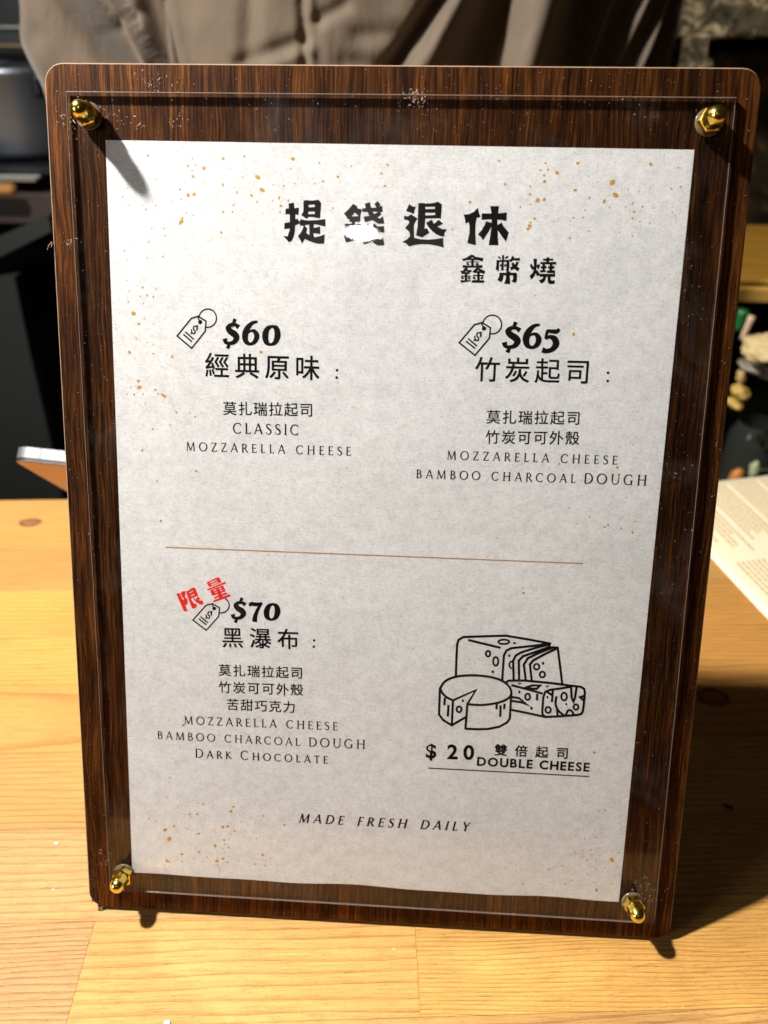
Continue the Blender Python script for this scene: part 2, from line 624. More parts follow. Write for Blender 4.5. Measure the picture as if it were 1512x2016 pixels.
T3 = [
    [[(305, 180), (400, 240), (510, 275), (465, 370), (450, 480), (350, 430), (215, 385), (265, 290)]],
    [[(365, 485), (560, 610), (480, 730), (450, 820), (450, 1020), (460, 1185), (620, 1225), (850, 1240), (1070, 1225), (1325, 1185), (1322, 1330), (1345, 1475), (1150, 1420), (900, 1375), (680, 1370), (480, 1395), (310, 1445), (215, 1350), (105, 1305), (230, 1240), (330, 1150), (330, 1060), (290, 980), (185, 895), (300, 760), (310, 700), (270, 660), (155, 635), (165, 525), (270, 550)]],
    [[(585, 150), (760, 150), (780, 165), (940, 160), (1075, 140), (1160, 110), (1285, 190), (1250, 630), (1190, 600), (790, 610), (765, 910), (850, 905), (910, 1035), (690, 1170), (515, 1110), (560, 850)], [(785, 260), (790, 330), (1078, 325), (1075, 255)], [(785, 435), (790, 520), (1085, 505), (1085, 435)]],
    [[(980, 645), (1035, 755), (1075, 750), (1185, 645), (1320, 765), (1145, 850), (1280, 920), (1435, 935), (1360, 1030), (1355, 1140), (1240, 1135), (1100, 1070), (960, 950), (870, 840), (815, 740)]]]
T4 = [
    [[(540, 215), (575, 380), (620, 485), (500, 515), (470, 700), (460, 950), (480, 1325), (350, 1300), (225, 1260), (290, 960), (295, 780), (265, 635), (170, 685), (155, 540), (115, 420), (290, 400), (430, 330)]],
    [[(910, 165), (1170, 165), (1140, 380), (1405, 355), (1390, 610), (1250, 575), (1120, 570), (1120, 730), (1245, 650), (1300, 760), (1460, 950), (1415, 1100), (1375, 1230), (1250, 1060), (1130, 880), (1135, 1100), (1155, 1330), (860, 1325), (900, 1100), (945, 780), (820, 990), (690, 1185), (640, 1090), (540, 1015), (660, 870), (740, 730), (785, 615), (945, 660), (950, 565), (800, 565), (650, 575), (655, 380), (945, 385)]]]
put('title_lettering', traced(T1, zoomfn(550, 385, 100 / 1512)) + traced(T2, zoomfn(670, 390, 100 / 1512)) + traced(T3, zoomfn(785, 390, 100 / 1512)) + traced(T4, zoomfn(905, 395, 100 / 1512)), INK)


def dots(*q): return [[list(p)] for p in q]


S1 = [[[(600, 130), (700, 160), (760, 220), (1120, 285), (1085, 435), (860, 370), (400, 372), (270, 420), (190, 335), (400, 260)], [(640, 255), (585, 300), (710, 295)]],
      [[(595, 340), (700, 340), (700, 620), (595, 620)]], [[(370, 430), (925, 432), (925, 470), (390, 470)]],
      [[(370, 530), (450, 470), (530, 550), (460, 600)]], [[(760, 550), (840, 480), (940, 540), (850, 610)]],
      [[(235, 575), (430, 600), (860, 600), (1075, 580), (1075, 705), (820, 690), (440, 690), (235, 700)]],
      [[(330, 690), (440, 690), (450, 780), (615, 790), (605, 885), (520, 900), (540, 965), (210, 965), (110, 845), (250, 810)], [(350, 860), (345, 882), (455, 880), (400, 845)]],
      [[(320, 960), (430, 960), (430, 1230), (320, 1230)]], [[(165, 1030), (590, 1035), (585, 1080), (165, 1080)]],
      [[(150, 1130), (220, 1070), (300, 1150), (220, 1190)]], [[(440, 1150), (510, 1080), (580, 1130), (500, 1200)]],
      [[(140, 1210), (240, 1225), (480, 1225), (550, 1210), (590, 1270), (150, 1345)]],
      [[(820, 690), (940, 710), (1190, 840), (1165, 960), (960, 915), (740, 920), (640, 870)], [(850, 825), (890, 845), (930, 830), (895, 795)]],
      [[(850, 900), (960, 900), (960, 1240), (850, 1240)]], [[(670, 1000), (1135, 1000), (1130, 1060), (680, 1055)]],
      [[(650, 1120), (710, 1050), (800, 1150), (740, 1210)]], [[(980, 1150), (1070, 1050), (1120, 1130), (1040, 1200)]],
      [[(615, 1235), (740, 1215), (1150, 1230), (1145, 1335), (615, 1330)]]]
S2 = [[[(310, 240), (385, 200), (460, 290), (430, 340)]], [[(495, 155), (590, 155), (585, 400), (505, 400)]], [[(620, 270), (730, 180), (785, 240), (650, 330)]],
      [[(265, 370), (815, 360), (815, 440), (375, 450), (370, 700), (350, 860), (230, 750), (262, 560)]],
      [[(700, 370), (815, 370), (810, 650), (770, 880), (690, 880), (690, 620)]], [[(490, 440), (575, 440), (570, 810), (450, 815), (480, 650)]],
      [[(385, 600), (480, 530), (570, 540), (480, 670)]], [[(570, 560), (690, 540), (700, 600), (630, 670)]], [[(640, 790), (710, 740), (710, 815), (630, 810)]],
      [[(930, 190), (1015, 230), (1010, 290), (1270, 275), (1250, 400), (980, 380), (890, 450), (790, 400), (880, 310)]],
      [[(900, 500), (980, 470), (1060, 560), (1110, 430), (1220, 460), (1140, 640), (1250, 710), (1180, 860), (1030, 740), (880, 810), (845, 660), (930, 650)]],
      [[(395, 905), (1115, 905), (1140, 960), (1135, 1020), (395, 1020)]], [[(690, 850), (860, 850), (850, 915), (680, 915)]],
      [[(390, 930), (560, 1000), (560, 1060), (540, 1180), (475, 1310), (300, 1220), (385, 1060)]],
      [[(675, 980), (830, 980), (835, 1200), (845, 1390), (585, 1370), (660, 1180)]], [[(965, 1000), (1140, 970), (1130, 1240), (1080, 1335), (920, 1290), (975, 1160)]]]
S3 = [[[(320, 310), (475, 315), (455, 620), (430, 900), (340, 1090), (225, 1190), (160, 1040), (280, 930), (330, 800), (345, 600)]],
      [[(165, 590), (250, 520), (330, 660), (350, 740), (275, 800)]], [[(510, 540), (615, 570), (545, 780), (440, 650)]], [[(420, 840), (480, 780), (590, 950), (570, 1010), (480, 1060), (420, 930)]],
      [[(870, 250), (1000, 250), (985, 310), (1165, 310), (1155, 400), (985, 395), (990, 450), (1290, 450), (1285, 560), (615, 540), (615, 450), (870, 450), (860, 400), (725, 395), (745, 310), (880, 310)]],
      [[(710, 545), (820, 545), (820, 620), (890, 630), (890, 700), (810, 730), (810, 800), (870, 830), (870, 870), (620, 905), (590, 800), (700, 800), (710, 730), (630, 720), (630, 640), (705, 630)]],
      [[(1025, 545), (1130, 550), (1130, 620), (1225, 630), (1210, 720), (1120, 750), (1120, 800), (1240, 800), (1230, 920), (905, 920), (910, 810), (1010, 800), (1010, 740), (945, 730), (940, 640), (1010, 630)]],
      [[(590, 950), (1160, 955), (1240, 890), (1245, 1080), (590, 1075), (550, 980)]],
      [[(750, 1060), (870, 1060), (820, 1230), (760, 1310), (650, 1370), (545, 1215), (660, 1190), (720, 1140)]],
      [[(930, 1060), (1050, 1060), (1055, 1210), (1110, 1245), (1225, 1220), (1230, 1340), (1190, 1385), (990, 1385), (930, 1300)]]]
z7 = 70 / 1512
put('subtitle_lettering', traced(S1, zoomfn(900, 495, z7)) + traced(S2, zoomfn(965, 495, z7)) + traced(S3, zoomfn(1035, 495, z7)), INK)
RD = [[[(90, 485), (170, 465), (380, 920), (280, 920)]],
      [[(190, 490), (235, 425), (330, 425), (300, 560), (370, 620), (370, 720), (335, 775), (290, 760), (250, 640), (285, 620), (240, 560), (220, 520)]],
      [[(340, 425), (400, 400), (520, 325), (565, 350), (635, 535), (450, 605), (520, 720), (590, 735), (610, 770), (560, 850), (480, 850), (350, 500)], [(405, 455), (420, 475), (515, 430), (500, 405)], [(440, 530), (460, 550), (545, 515), (535, 485)]],
      [[(515, 610), (550, 600), (575, 640), (620, 560), (690, 590), (650, 650), (750, 655), (770, 750), (680, 755), (590, 700)]],
      [[(840, 210), (1080, 90), (1160, 80), (1215, 200), (910, 325)], [(925, 205), (942, 228), (1100, 152), (1080, 135)], [(955, 255), (975, 278), (1130, 210), (1120, 185)]],
      [[(850, 375), (1300, 190), (1330, 232), (872, 408)]],
      [[(930, 400), (1250, 280), (1320, 420), (1060, 520), (980, 535)], [(1010, 400), (1025, 425), (1088, 402), (1080, 375)], [(1145, 355), (1160, 382), (1215, 362), (1200, 335)], [(1050, 450), (1065, 475), (1112, 455), (1100, 432)], [(1168, 408), (1180, 428), (1242, 405), (1232, 380)]],
      [[(1100, 430), (1180, 400), (1250, 600), (1170, 640)]], [[(1020, 575), (1340, 450), (1362, 492), (1040, 610)]], [[(1000, 658), (1410, 495), (1445, 545), (1020, 702)]]]
put('limited_lettering', traced(RD, zoomfn(340, 1130, 120 / 1512)), RED)


# strokes ------------------------------------------------------------
def smooth(pts, n=8):
    """Catmull-Rom through (x, y, width) points"""
    out = []
    P = [pts[0]] + list(pts) + [pts[-1]]
    for i in range(1, len(P) - 2):
        for k in range(n):
            t = k / n
            out.append(tuple(.5 * ((2 * P[i][c]) + (-P[i - 1][c] + P[i + 1][c]) * t + (2 * P[i - 1][c] - 5 * P[i][c] + 4 * P[i + 1][c] - P[i + 2][c]) * t * t + (-P[i - 1][c] + 3 * P[i][c] - 3 * P[i + 1][c] + P[i + 2][c]) * t ** 3) for c in range(len(pts[0]))))
    out.append(tuple(pts[-1]))
    return out


def strip(pts, closed=False, cap=True):
    """(x, y, w) centreline -> ribbon polygon strip"""
    v, f = [], []
    N = len(pts)
    for i in range(N):
        a = pts[(i - 1) % N] if (closed or i > 0) else pts[0]
        b = pts[(i + 1) % N] if (closed or i < N - 1) else pts[-1]
        dx, dy = b[0] - a[0], b[1] - a[1]
        l = math.hypot(dx, dy) or 1
        # mitre
        if 0 < i < N - 1 or closed:
            d1 = (pts[i][0] - a[0], pts[i][1] - a[1]); d2 = (b[0] - pts[i][0], b[1] - pts[i][1])
            l1 = math.hypot(*d1) or 1; l2 = math.hypot(*d2) or 1
            tx, ty = d1[0] / l1 + d2[0] / l2, d1[1] / l1 + d2[1] / l2
            lt = math.hypot(tx, ty) or 1
            tx, ty = tx / lt, ty / lt
            cosb = max(.45, (tx * d2[0] + ty * d2[1]) / l2)
            nx, ny = -ty / cosb, tx / cosb
        else:
            nx, ny = -dy / l, dx / l
        h = pts[i][2] / 2
        x, y = pts[i][0], pts[i][1]
        if cap and not closed and i in (0, N - 1):
            e = -.4 * h if i == 0 else .4 * h
            x += dx / l * e; y += dy / l * e
        v += [(x + nx * h, y + ny * h), (x - nx * h, y - ny * h)]
    for i in range(N - 1 + (1 if closed else 0)):
        j = (i + 1) % N
        f.append((2 * i, 2 * i + 1, 2 * j + 1, 2 * j))
    return v, f


def sub(pts, m=6):
    out = []
    for a, b in zip(pts[:-1], pts[1:]):
        for k in range(m): out.append(tuple(a[c] + (b[c] - a[c]) * k / m for c in range(3)))
    out.append(pts[-1])
    return out


def line(pts, w_, z, sm=False, closed=False):
    p = [(x, y, w_) for x, y in pts]
    if sm: p = smooth(p + ([p[0]] if closed else []))[: (-1 if closed else None)]
    v, f = strip(p, closed)
    return ([z(x, y) for x, y in v], f)


def ell(cx, cy, rx, ry, w_, z, a0=0, a1=360, rot=0, n=28):
    full = a1 - a0 >= 360
    p = []
    for i in range(n if full else n + 1):
        a = math.radians(a0 + (a1 - a0) * i / n)
        x, y = rx * math.cos(a), ry * math.sin(a)
        c, s = math.cos(math.radians(rot)), math.sin(math.radians(rot))
        p.append((cx + x * c - y * s, cy + x * s + y * c, w_))
    v, f = strip(p, full)
    return ([z(x, y) for x, y in v], f)


def disc(cx, cy, rx, ry, z, n=14):
    v = [z(cx + rx * math.cos(6.2832 * i / n), cy + ry * math.sin(6.2832 * i / n)) for i in range(n)]
    return (v, [tuple(range(n))])


# price tag icons, drawn once in the third tag's zoom coordinates and fitted to each place
def tag_icon(x0, y0, x1, y1, full_ring):
    def z(x, y):
        px = x0 + (x - 500) / (1400 - 500) * (x1 - x0)
        py = y0 + (y - 560) / (1395 - 560) * (y1 - y0)
        q = onb(px, py)
        return (q.x, q.y)
    out = [line([(500, 1135), (825, 770), (985, 725), (1165, 830), (1145, 1040), (835, 1390)], 33, z, closed=True),
           disc(1030, 845, 48, 46, z),
           line([(990, 715), (985, 760), (1010, 810)], 30, z, True),
           line([(695, 1055), (875, 1200)], 33, z), line([(650, 1105), (835, 1250)], 33, z),
           line([(960, 925), (965, 1010), (930, 1010), (915, 950), (870, 930), (850, 980), (880, 1050), (930, 1030)][:1] + [(955, 1010), (965, 960), (920, 930), (880, 950), (880, 1000), (915, 1040), (900, 1085), (850, 1075), (830, 1020), (835, 1000)], 30, z, True),
           line([(940, 940), (975, 920)], 33, z), line([(845, 1065), (815, 1090)], 33, z)]
    out.append(ell(1205, 765, 200, 190, 30, z, -165 if full_ring else -60, 100))
    return out


ICON_W = put('price_tag_icon', tag_icon(349, 607, 426, 686, True), INK)
put('price_tag_icon', tag_icon(904, 619, 987, 700, True), INK)
put('price_tag_icon', tag_icon(380, 1175, 451, 1241, False), INK)

# heavy italic price digits: (x, y, w) with y down, unit box height 1 (digit body)
DIG = {
    '$': [smooth([(.62, .20, .20), (.50, .12, .15), (.30, .12, .17), (.17, .25, .24), (.27, .40, .27), (.46, .52, .29), (.55, .66, .27), (.44, .84, .20), (.24, .90, .15), (.06, .86, .16), (.02, .74, .22)]),
          smooth([(.47, -.10, .17), (.42, .02, .14), (.38, .12, .12)]), smooth([(.23, .88, .12), (.19, 1.0, .15), (.15, 1.09, .17)])],
    '6': [smooth([(.72, .03, .10), (.50, .08, .16), (.28, .30, .25), (.18, .56, .28), (.22, .82, .22), (.42, .93, .13), (.62, .82, .20), (.70, .60, .24), (.60, .42, .17), (.44, .40, .10), (.28, .52, .06)])],
    '0': [smooth([(.50, .22, .10), (.28, .32, .22), (.17, .56, .29), (.22, .84, .24), (.42, .95, .11), (.64, .84, .22), (.74, .58, .29), (.68, .32, .24), (.50, .22, .10)])],
    '0t': [smooth([(.50, .05, .12), (.28, .18, .24), (.17, .50, .30), (.22, .80, .25), (.42, .93, .13), (.64, .80, .24), (.74, .48, .30), (.68, .18, .25), (.50, .05, .12)])],
    '5': [smooth([(.78, .16, .14), (.66, .25, .20), (.42, .24, .17), (.27, .22, .15)]), smooth([(.27, .22, .14), (.22, .38, .13), (.18, .55, .10)]),
          smooth([(.20, .55, .12), (.38, .48, .17), (.58, .58, .28), (.64, .80, .29), (.48, 1.02, .22), (.24, 1.10, .20), (.08, 1.06, .24)])],
    '7': [smooth([(.04, .26, .16), (.12, .18, .20), (.36, .20, .20), (.60, .20, .19), (.78, .16, .15)]), smooth([(.72, .20, .14), (.52, .48, .20), (.38, .78, .26), (.34, 1.02, .30)])],
}


def price(items):
    out = []
    for ch, x0, y0, x1, y1 in items:
        st = DIG[ch]
        allp = [strip(s) for s in st]
        xs = [p[0] for v, _ in allp for p in v]; ys = [p[1] for v, _ in allp for p in v]
        a, b, c, d_ = min(xs), max(xs), min(ys), max(ys)
        for v, f in allp:
            vv = []
            for x, y in v:
                q = onb(x0 + (x - a) / (b - a) * (x1 - x0), y0 + (y - c) / (d_ - c) * (y1 - y0))
                vv.append((q.x, q.y))
            out.append((vv, f))
    return out


def zb(ox, oy, s, *it): return [(c, ox + a * s, oy + b * s, ox + d_ * s, oy + e * s) for c, a, b, d_, e in it]


put('price_lettering', price(zb(320, 580, .26455, ('$', 447, 175, 578, 408), ('6', 592, 193, 722, 380), ('0', 742, 225, 880, 382))), INK)
put('price_lettering', price(zb(800, 580, .33069, ('$', 567, 158, 685, 350), ('6', 692, 172, 805, 325), ('5', 803, 198, 918, 350))), INK)
put('price_lettering', price(zb(300, 1120, .29101, ('$', 530, 190, 638, 367), ('7', 650, 222, 747, 360), ('0t', 753, 228, 867, 350))), INK)

# cheese drawing ------------------------------------------------------
z5 = zoomfn(820, 1220, 380 / 1512)
LW = 18
ch = []
for pts, sm in [([(308, 442), (312, 300), (318, 190), (330, 155), (368, 134), (540, 128), (700, 124), (870, 152), (1045, 185), (1037, 214), (1105, 218), (1122, 350), (1140, 497)], False),
                ([(408, 158), (655, 218)], False), ([(670, 482), (684, 280), (704, 240), (745, 221), (900, 205), (1040, 186)], False),
                ([(760, 470), (756, 320), (778, 278), (825, 252), (930, 220), (1040, 192)], False), ([(803, 472), (800, 320), (832, 285), (900, 262), (1040, 212)], False),
                ([(855, 474), (840, 350), (872, 300), (950, 262), (1062, 218)], False), ([(902, 476), (887, 350), (912, 318), (1000, 270), (1100, 222)], False),
                ([(185, 535), (212, 492), (255, 462), (330, 441), (440, 434), (560, 444), (660, 472), (722, 518), (742, 570), (720, 612), (650, 645), (560, 662), (480, 666), (398, 659)], True),
                ([(185, 535), (200, 570), (235, 605), (285, 630)], True), ([(285, 630), (465, 550), (398, 659)], False),
                ([(183, 540), (176, 740), (210, 786), (275, 825), (380, 765)], False), ([(285, 630), (276, 825)], False),
                ([(398, 659), (392, 740), (383, 852)], False), ([(383, 852), (470, 856), (560, 854), (650, 836), (710, 802), (730, 772), (742, 580)], False),
                ([(222, 612), (218, 665)], False), ([(250, 670), (245, 753)], False), ([(628, 657), (626, 697)], False), ([(658, 672), (655, 755)], False), ([(689, 660), (686, 695)], False),
                ([(702, 505), (704, 488), (722, 475), (850, 475), (1060, 495), (1200, 514), (1285, 524), (1312, 540), (1318, 570), (1310, 650), (1302, 715), (1290, 735), (1262, 744), (1130, 754), (1010, 760), (880, 732), (742, 704)], False),
                ([(745, 512), (870, 544), (985, 577)], False), ([(1010, 760), (988, 742), (984, 720), (992, 610), (1006, 566), (1045, 548), (1120, 538), (1210, 524)], False),
                ([(945, 582), (943, 628)], False), ([(745, 604), (800, 612), (880, 672), (820, 645), (745, 634)], False), ([(850, 532), (905, 513), (968, 514), (940, 540), (862, 536)], False),
                ([(1020, 562), (1062, 590)], False), ([(1066, 556), (1060, 640)], False), ([(1095, 602), (1088, 660), (1112, 712), (1155, 748)], True), ([(1100, 700), (1104, 745)], False),
                ([(1168, 745), (1188, 708), (1212, 712), (1232, 742)], True), ([(1318, 592), (1280, 606), (1312, 634)], False),
                ([(1210, 530), (1214, 610), (1228, 640), (1240, 610), (1252, 532)], False)]:
    ch.append(line(pts, LW, z5, sm))
for a in [(683, 172, 43, 17), (560, 265, 17, 22), (620, 325, 20, 34), (940, 367, 21, 22), (985, 428, 21, 22), (333, 700, 19, 22), (870, 602, 19, 24), (1030, 705, 21, 23), (1155, 600, 22, 30), (1248, 682, 19, 21)]:
    ch.append(ell(*a, 15.5, z5))
ch.append(ell(744, 352, 18, 26, 13, z5, 90, 290))
for a in [(768, 182, 13, 8), (597, 406, 10, 12), (725, 280, 8, 13), (990, 340, 9, 13), (362, 633, 9, 11), (805, 565, 9, 13), (1025, 605, 8, 11), (1172, 660, 8, 10), (900, 692, 10, 13), (807, 498, 13, 6), (1023, 520, 13, 6)]:
    ch.append(disc(*a, z5))
put('cheese_drawing', ch, INK)
idz = zoomfn(0, 0, 1)


def rule(p, q, w_, mat, name):
    pts = sub([(p[0], p[1], w_), (q[0], q[1], w_)], 30)
    v, f = strip(pts)
    put(name, [([idz(x, y) for x, y in v], f)], mat)


rule((327, 1077), (1147, 1109), 1.9, TAN, 'divider_rule')
rule((844, 1511.5), (1159, 1528), 1.9, INK, 'underline_rule')

# ---- font text ------------------------------------------------------
_gc = {}


def glyph(chr_, bold=0.0):
    k = (chr_, bold)
    if k in _gc: return _gc[k]
    c = bpy.data.curves.new('tmp', 'FONT')
    c.body = chr_
    c.resolution_u = 4
    c.offset = bold
    o = bpy.data.objects.new('tmp', c)
    COL.objects.link(o)
    bpy.context.view_layer.update()
    ev = o.evaluated_get(bpy.context.evaluated_depsgraph_get())
    m = ev.to_mesh()
    r = ([(v.co.x, v.co.y) for v in m.vertices], [tuple(p.vertices) for p in m.polygons])
    ev.to_mesh_clear()
    bpy.data.objects.remove(o)
    bpy.data.curves.remove(c)
    _gc[k] = r
    return r


def cjk(name, text, xl, yl, xr, yr, em, bold=0.0, mat=None, sx=1.0):
    """evenly pitched characters; xl/xr ink ends, yl/yr centre heights of first and last, em in photo pixels"""
    A = onb(xl, yl); Bq = onb(xr, yr)
    mid = onb((xl + xr) / 2, (yl + yr) / 2)
    emm = (onb((xl + xr) / 2 + em / 2, (yl + yr) / 2) - onb((xl + xr) / 2 - em / 2, (yl + yr) / 2)).length
    d_ = (Bq - A); L = d_.length; e = d_ / L
    nrm = Vector((-e.y, e.x))
    n_ = len(text)
    pitch = (L - .92 * emm * sx) / max(1, n_ - 1)
    out = []
    for i, c in enumerate(text):
        o = A + e * (.46 * emm * sx + pitch * i)
        v, f = glyph(c)
        for bx, by in (((-1, -1), (1, -1), (-1, 1), (1, 1)) if bold else ((0, 0),)):      # heavier print: struck four times, hair-shifted
            out.append(([tuple(o + e * ((x + bx * bold - .5) * emm * sx) + nrm * ((y + by * bold - .38) * emm)) for x, y in v], f))
    return put(name, out, mat or INK)


def colon(px, y0, y1, r):
    return [disc(px, y0, r, r, idz), disc(px - .6, y1, r, r, idz)]


cjk('heading_lettering', '經典原味', 404.7, 718.5, 628.7, 724.9, 50.5, .009)
put('colon_mark', colon(663.5, 729, 743.2, 2.7), INK)
cjk('heading_lettering', '竹炭起司', 936.2, 726.6, 1161.4, 731.8, 51.5, .007)
put('colon_mark', colon(1196.6, 733.8, 750, 2.7), INK)
cjk('heading_lettering', '黑瀑布', 437.6, 1254.2, 588, 1258, 44.5, .009)
put('colon_mark', colon(618.5, 1260.6, 1273, 2.5), INK)
cjk('ingredient_lettering', '莫扎瑞拉起司', 439.8, 803.5, 616.3, 807, 28.3, .007)
cjk('ingredient_lettering', '莫扎瑞拉起司', 958, 820.5, 1142.3, 823, 29, .007)
cjk('ingredient_lettering', '竹炭可可外殼', 956.4, 860, 1140, 862.4, 29, .007)
cjk('ingredient_lettering', '莫扎瑞拉起司', 431, 1318.5, 596.2, 1324.5, 26, .008)
cjk('ingredient_lettering', '竹炭可可外殼', 431, 1352, 596.5, 1358, 26, .008)
cjk('ingredient_lettering', '苦甜巧克力', 446.4, 1386, 581.4, 1392, 26, .006)
cjk('extra_lettering', '雙倍起司', 974, 1475.5, 1119, 1482.6, 26, .017)

# ---- Roman capitals drawn as thick-and-thin strokes -----------------
TK, TN = .105, .062
def sf(x, y, hw=.115, w_=.055): return [(x - hw, y, w_), (x + hw, y, w_)]
def arcp(cx, cy, rx, ry, a0, a1, wf, n=18):
    return [(cx + rx * math.cos(math.radians(a0 + (a1 - a0) * i / n)), cy + ry * math.sin(math.radians(a0 + (a1 - a0) * i / n)), wf(math.radians(a0 + (a1 - a0) * i / n))) for i in range(n + 1)]
wv = lambda a: TN + (TK - TN) * abs(math.cos(a)) ** 1.3
def bowl(x, y0, y1, r):
    h = (y1 - y0) / 2; cy = (y0 + y1) / 2
    return [(x, y1, TN)] + arcp(x + r * .45, cy, r * .55, h, 90, -90, wv) + [(x, y0, TN)]
LET = {
    'C': (.86, [arcp(.47, .5, .41, .49, 48, 312, wv, 24), [(.74, .93, .03), (.76, .76, .05)], [(.74, .07, .03), (.77, .22, .04)]]),
    'G': (.94, [arcp(.47, .5, .41, .49, 48, 300, wv, 24), [(.74, .93, .03), (.76, .76, .05)], [(.76, .02, TK), (.76, .40, TK)], sf(.76, .40)]),
    'O': (1.0, [arcp(.5, .5, .43, .49, 0, 360, wv, 32)]),
    'D': (.90, [[(.16, 0, TK), (.16, 1, TK)], [(.08, .975, .05), (.40, .975, .055)] , [(.08, .025, .05), (.40, .025, .055)], arcp(.38, .5, .43, .475, 90, -90, wv)]),
    'L': (.60, [[(.16, 0, TK), (.16, 1, TK)], sf(.16, .98), [(.07, .025, .05), (.54, .025, .06)], [(.52, .02, .05), (.56, .20, .03)]]),
    'A': (.86, [[(.08, 0, TN), (.44, 1.03, TN)], [(.43, 1.03, TK), (.79, 0, TK)], [(.22, .34, .055), (.65, .34, .055)], sf(.08, .02, .07), sf(.79, .02, .08)]),
    'S': (.60, [smooth([(.50, .80, .05), (.46, .93, .055), (.30, .985, .065), (.14, .90, .08), (.11, .76, .10), (.20, .61, .115), (.36, .49, .12), (.50, .35, .11), (.50, .16, .09), (.36, .02, .07), (.18, .02, .055), (.08, .12, .05), (.07, .22, .04)])]),
    'I': (.32, [[(.16, 0, TK), (.16, 1, TK)], sf(.16, .98), sf(.16, .02)]),
    'M': (1.12, [[(.14, 0, TN), (.20, 1, TN)], [(.19, 1, TK), (.55, .04, TK)], [(.55, .04, TN), (.90, 1, TN)], [(.90, 1, TK), (.97, 0, TK)], sf(.14, .02, .09), sf(.97, .02, .09), sf(.17, .98, .07), sf(.92, .98, .07)]),
    'Z': (.74, [[(.10, .975, .06), (.66, .975, .06)], [(.62, .96, .09), (.12, .04, .09)], [(.08, .025, .06), (.67, .025, .06)], [(.10, .98, .05), (.08, .82, .03)], [(.66, .02, .05), (.70, .19, .03)]]),
    'R': (.76, [[(.16, 0, TK), (.16, 1, TK)], bowl(.10, .48, .975, .46), [(.34, .48, TN), (.48, .30, TK), (.74, -.01, TK)], sf(.16, .02)]),
    'E': (.64, [[(.16, 0, TK), (.16, 1, TK)], [(.07, .975, .055), (.54, .975, .055)], [(.16, .52, .055), (.48, .52, .055)], [(.07, .025, .055), (.57, .025, .055)], [(.54, .98, .05), (.55, .84, .03)], [(.57, .02, .05), (.60, .18, .03)], [(.48, .60, .035), (.48, .44, .035)]]),
    'H': (.96, [[(.17, 0, TK), (.17, 1, TK)], [(.79, 0, TK), (.79, 1, TK)], [(.17, .52, .055), (.79, .52, .055)], sf(.17, .98), sf(.17, .02), sf(.79, .98), sf(.79, .02)]),
    'B': (.70, [[(.16, 0, TK), (.16, 1, TK)], bowl(.08, .52, .975, .44), bowl(.08, .025, .52, .52)]),
    'U': (.92, [[(.17, 1, TK), (.17, .38, TK)] + [(.47 + .30 * math.cos(math.radians(a)), .34 + .33 * math.sin(math.radians(a)), .07) for a in range(190, 351, 16)] + [(.77, .38, TN), (.77, 1, TN)], sf(.17, .98), sf(.77, .98)]),
    'K': (.78, [[(.16, 0, TK), (.16, 1, TK)], [(.66, 1, TN), (.20, .50, TN)], [(.28, .56, TK), (.74, 0, TK)], sf(.16, .98), sf(.16, .02), sf(.64, .98, .07)]),
    'T': (.70, [[(.35, 0, TK), (.35, .97, TK)], [(.05, .975, .055), (.65, .975, .055)], [(.05, .98, .05), (.03, .83, .03)], [(.65, .98, .05), (.67, .83, .03)], sf(.35, .02)]),
    'F': (.60, [[(.16, 0, TK), (.16, 1, TK)], [(.07, .975, .055), (.54, .975, .055)], [(.16, .50, .055), (.46, .50, .055)], [(.54, .98, .05), (.55, .82, .03)], sf(.16, .02)]),
    'Y': (.76, [[(.38, 0, TK), (.38, .46, TK)], [(.08, 1, TK), (.38, .46, TK)], [(.68, 1, TN), (.38, .46, TN)], sf(.38, .02), sf(.08, .98, .07), sf(.68, .98, .07)]),
    ' ': (.40, []),
}


def roman(name, text, xl, yl, xr, yr, cap, small=.82, track=.12, weight=1.0, slant=0.0, space=.45):
    """text with lower case as small capitals; xl..xr ink ends on the baseline, cap in photo pixels"""
    A = onb(xl, yl); Bq = onb(xr, yr)
    mx, my = (xl + xr) / 2, (yl + yr) / 2
    capm = (onb(mx, my - cap / 2) - onb(mx, my + cap / 2)).length
    d_ = Bq - A; L = d_.length; e = d_ / L; nv = Vector((-e.y, e.x))
    adv = []
    for c in text:
        s = small if c.islower() else 1.0
        adv.append((LET[c.upper()][0] if c != ' ' else space) * s)
    nat = sum(adv) - .12
    gap = (L / capm - nat) / max(1, len(text) - 1)
    x = -.06
    out = []
    for c, a in zip(text, adv):
        s = small if c.islower() else 1.0
        for st in LET[c.upper()][1]:
            v, f = strip([(p[0] * s, p[1] * s, p[2] * weight * 1.36 * (s ** .3)) for p in st], cap=False)
            out.append(([tuple(A + e * ((x + q[0] + slant * q[1]) * capm) + nv * (q[1] * capm)) for q in v], f))
        x += a + gap
    return put(name, out, INK)


roman('english_lettering', 'CLASSIC', 460.2, 853, 587.7, 856.6, 20.3)
roman('english_lettering', 'MOZZARELLA CHEESE', 367.6, 886.8, 690.4, 896.9, 16.8)
roman('english_lettering', 'MOZZARELLA CHEESE', 880.4, 904.2, 1214, 914.2, 16.8)
roman('english_lettering', 'BAMBOO CHARCOAL', 819.8, 941, 1131.7, 950.6, 16.8)
roman('english_lettering', 'DOUGH', 1149.5, 951.4, 1271.2, 955.6, 20)
roman('english_lettering', 'MOZZARELLA CHEESE', 363.4, 1425, 664.3, 1437.4, 15.6)
roman('english_lettering', 'BAMBOO CHARCOAL', 311, 1454, 590, 1468.2, 15)
roman('english_lettering', 'DOUGH', 608.5, 1469, 718.2, 1473.8, 17.4)
roman('english_lettering', 'Dark', 385.3, 1490.8, 455, 1493.8, 17.4)
roman('english_lettering', 'Chocolate', 475, 1494.8, 644.8, 1503, 17.4)
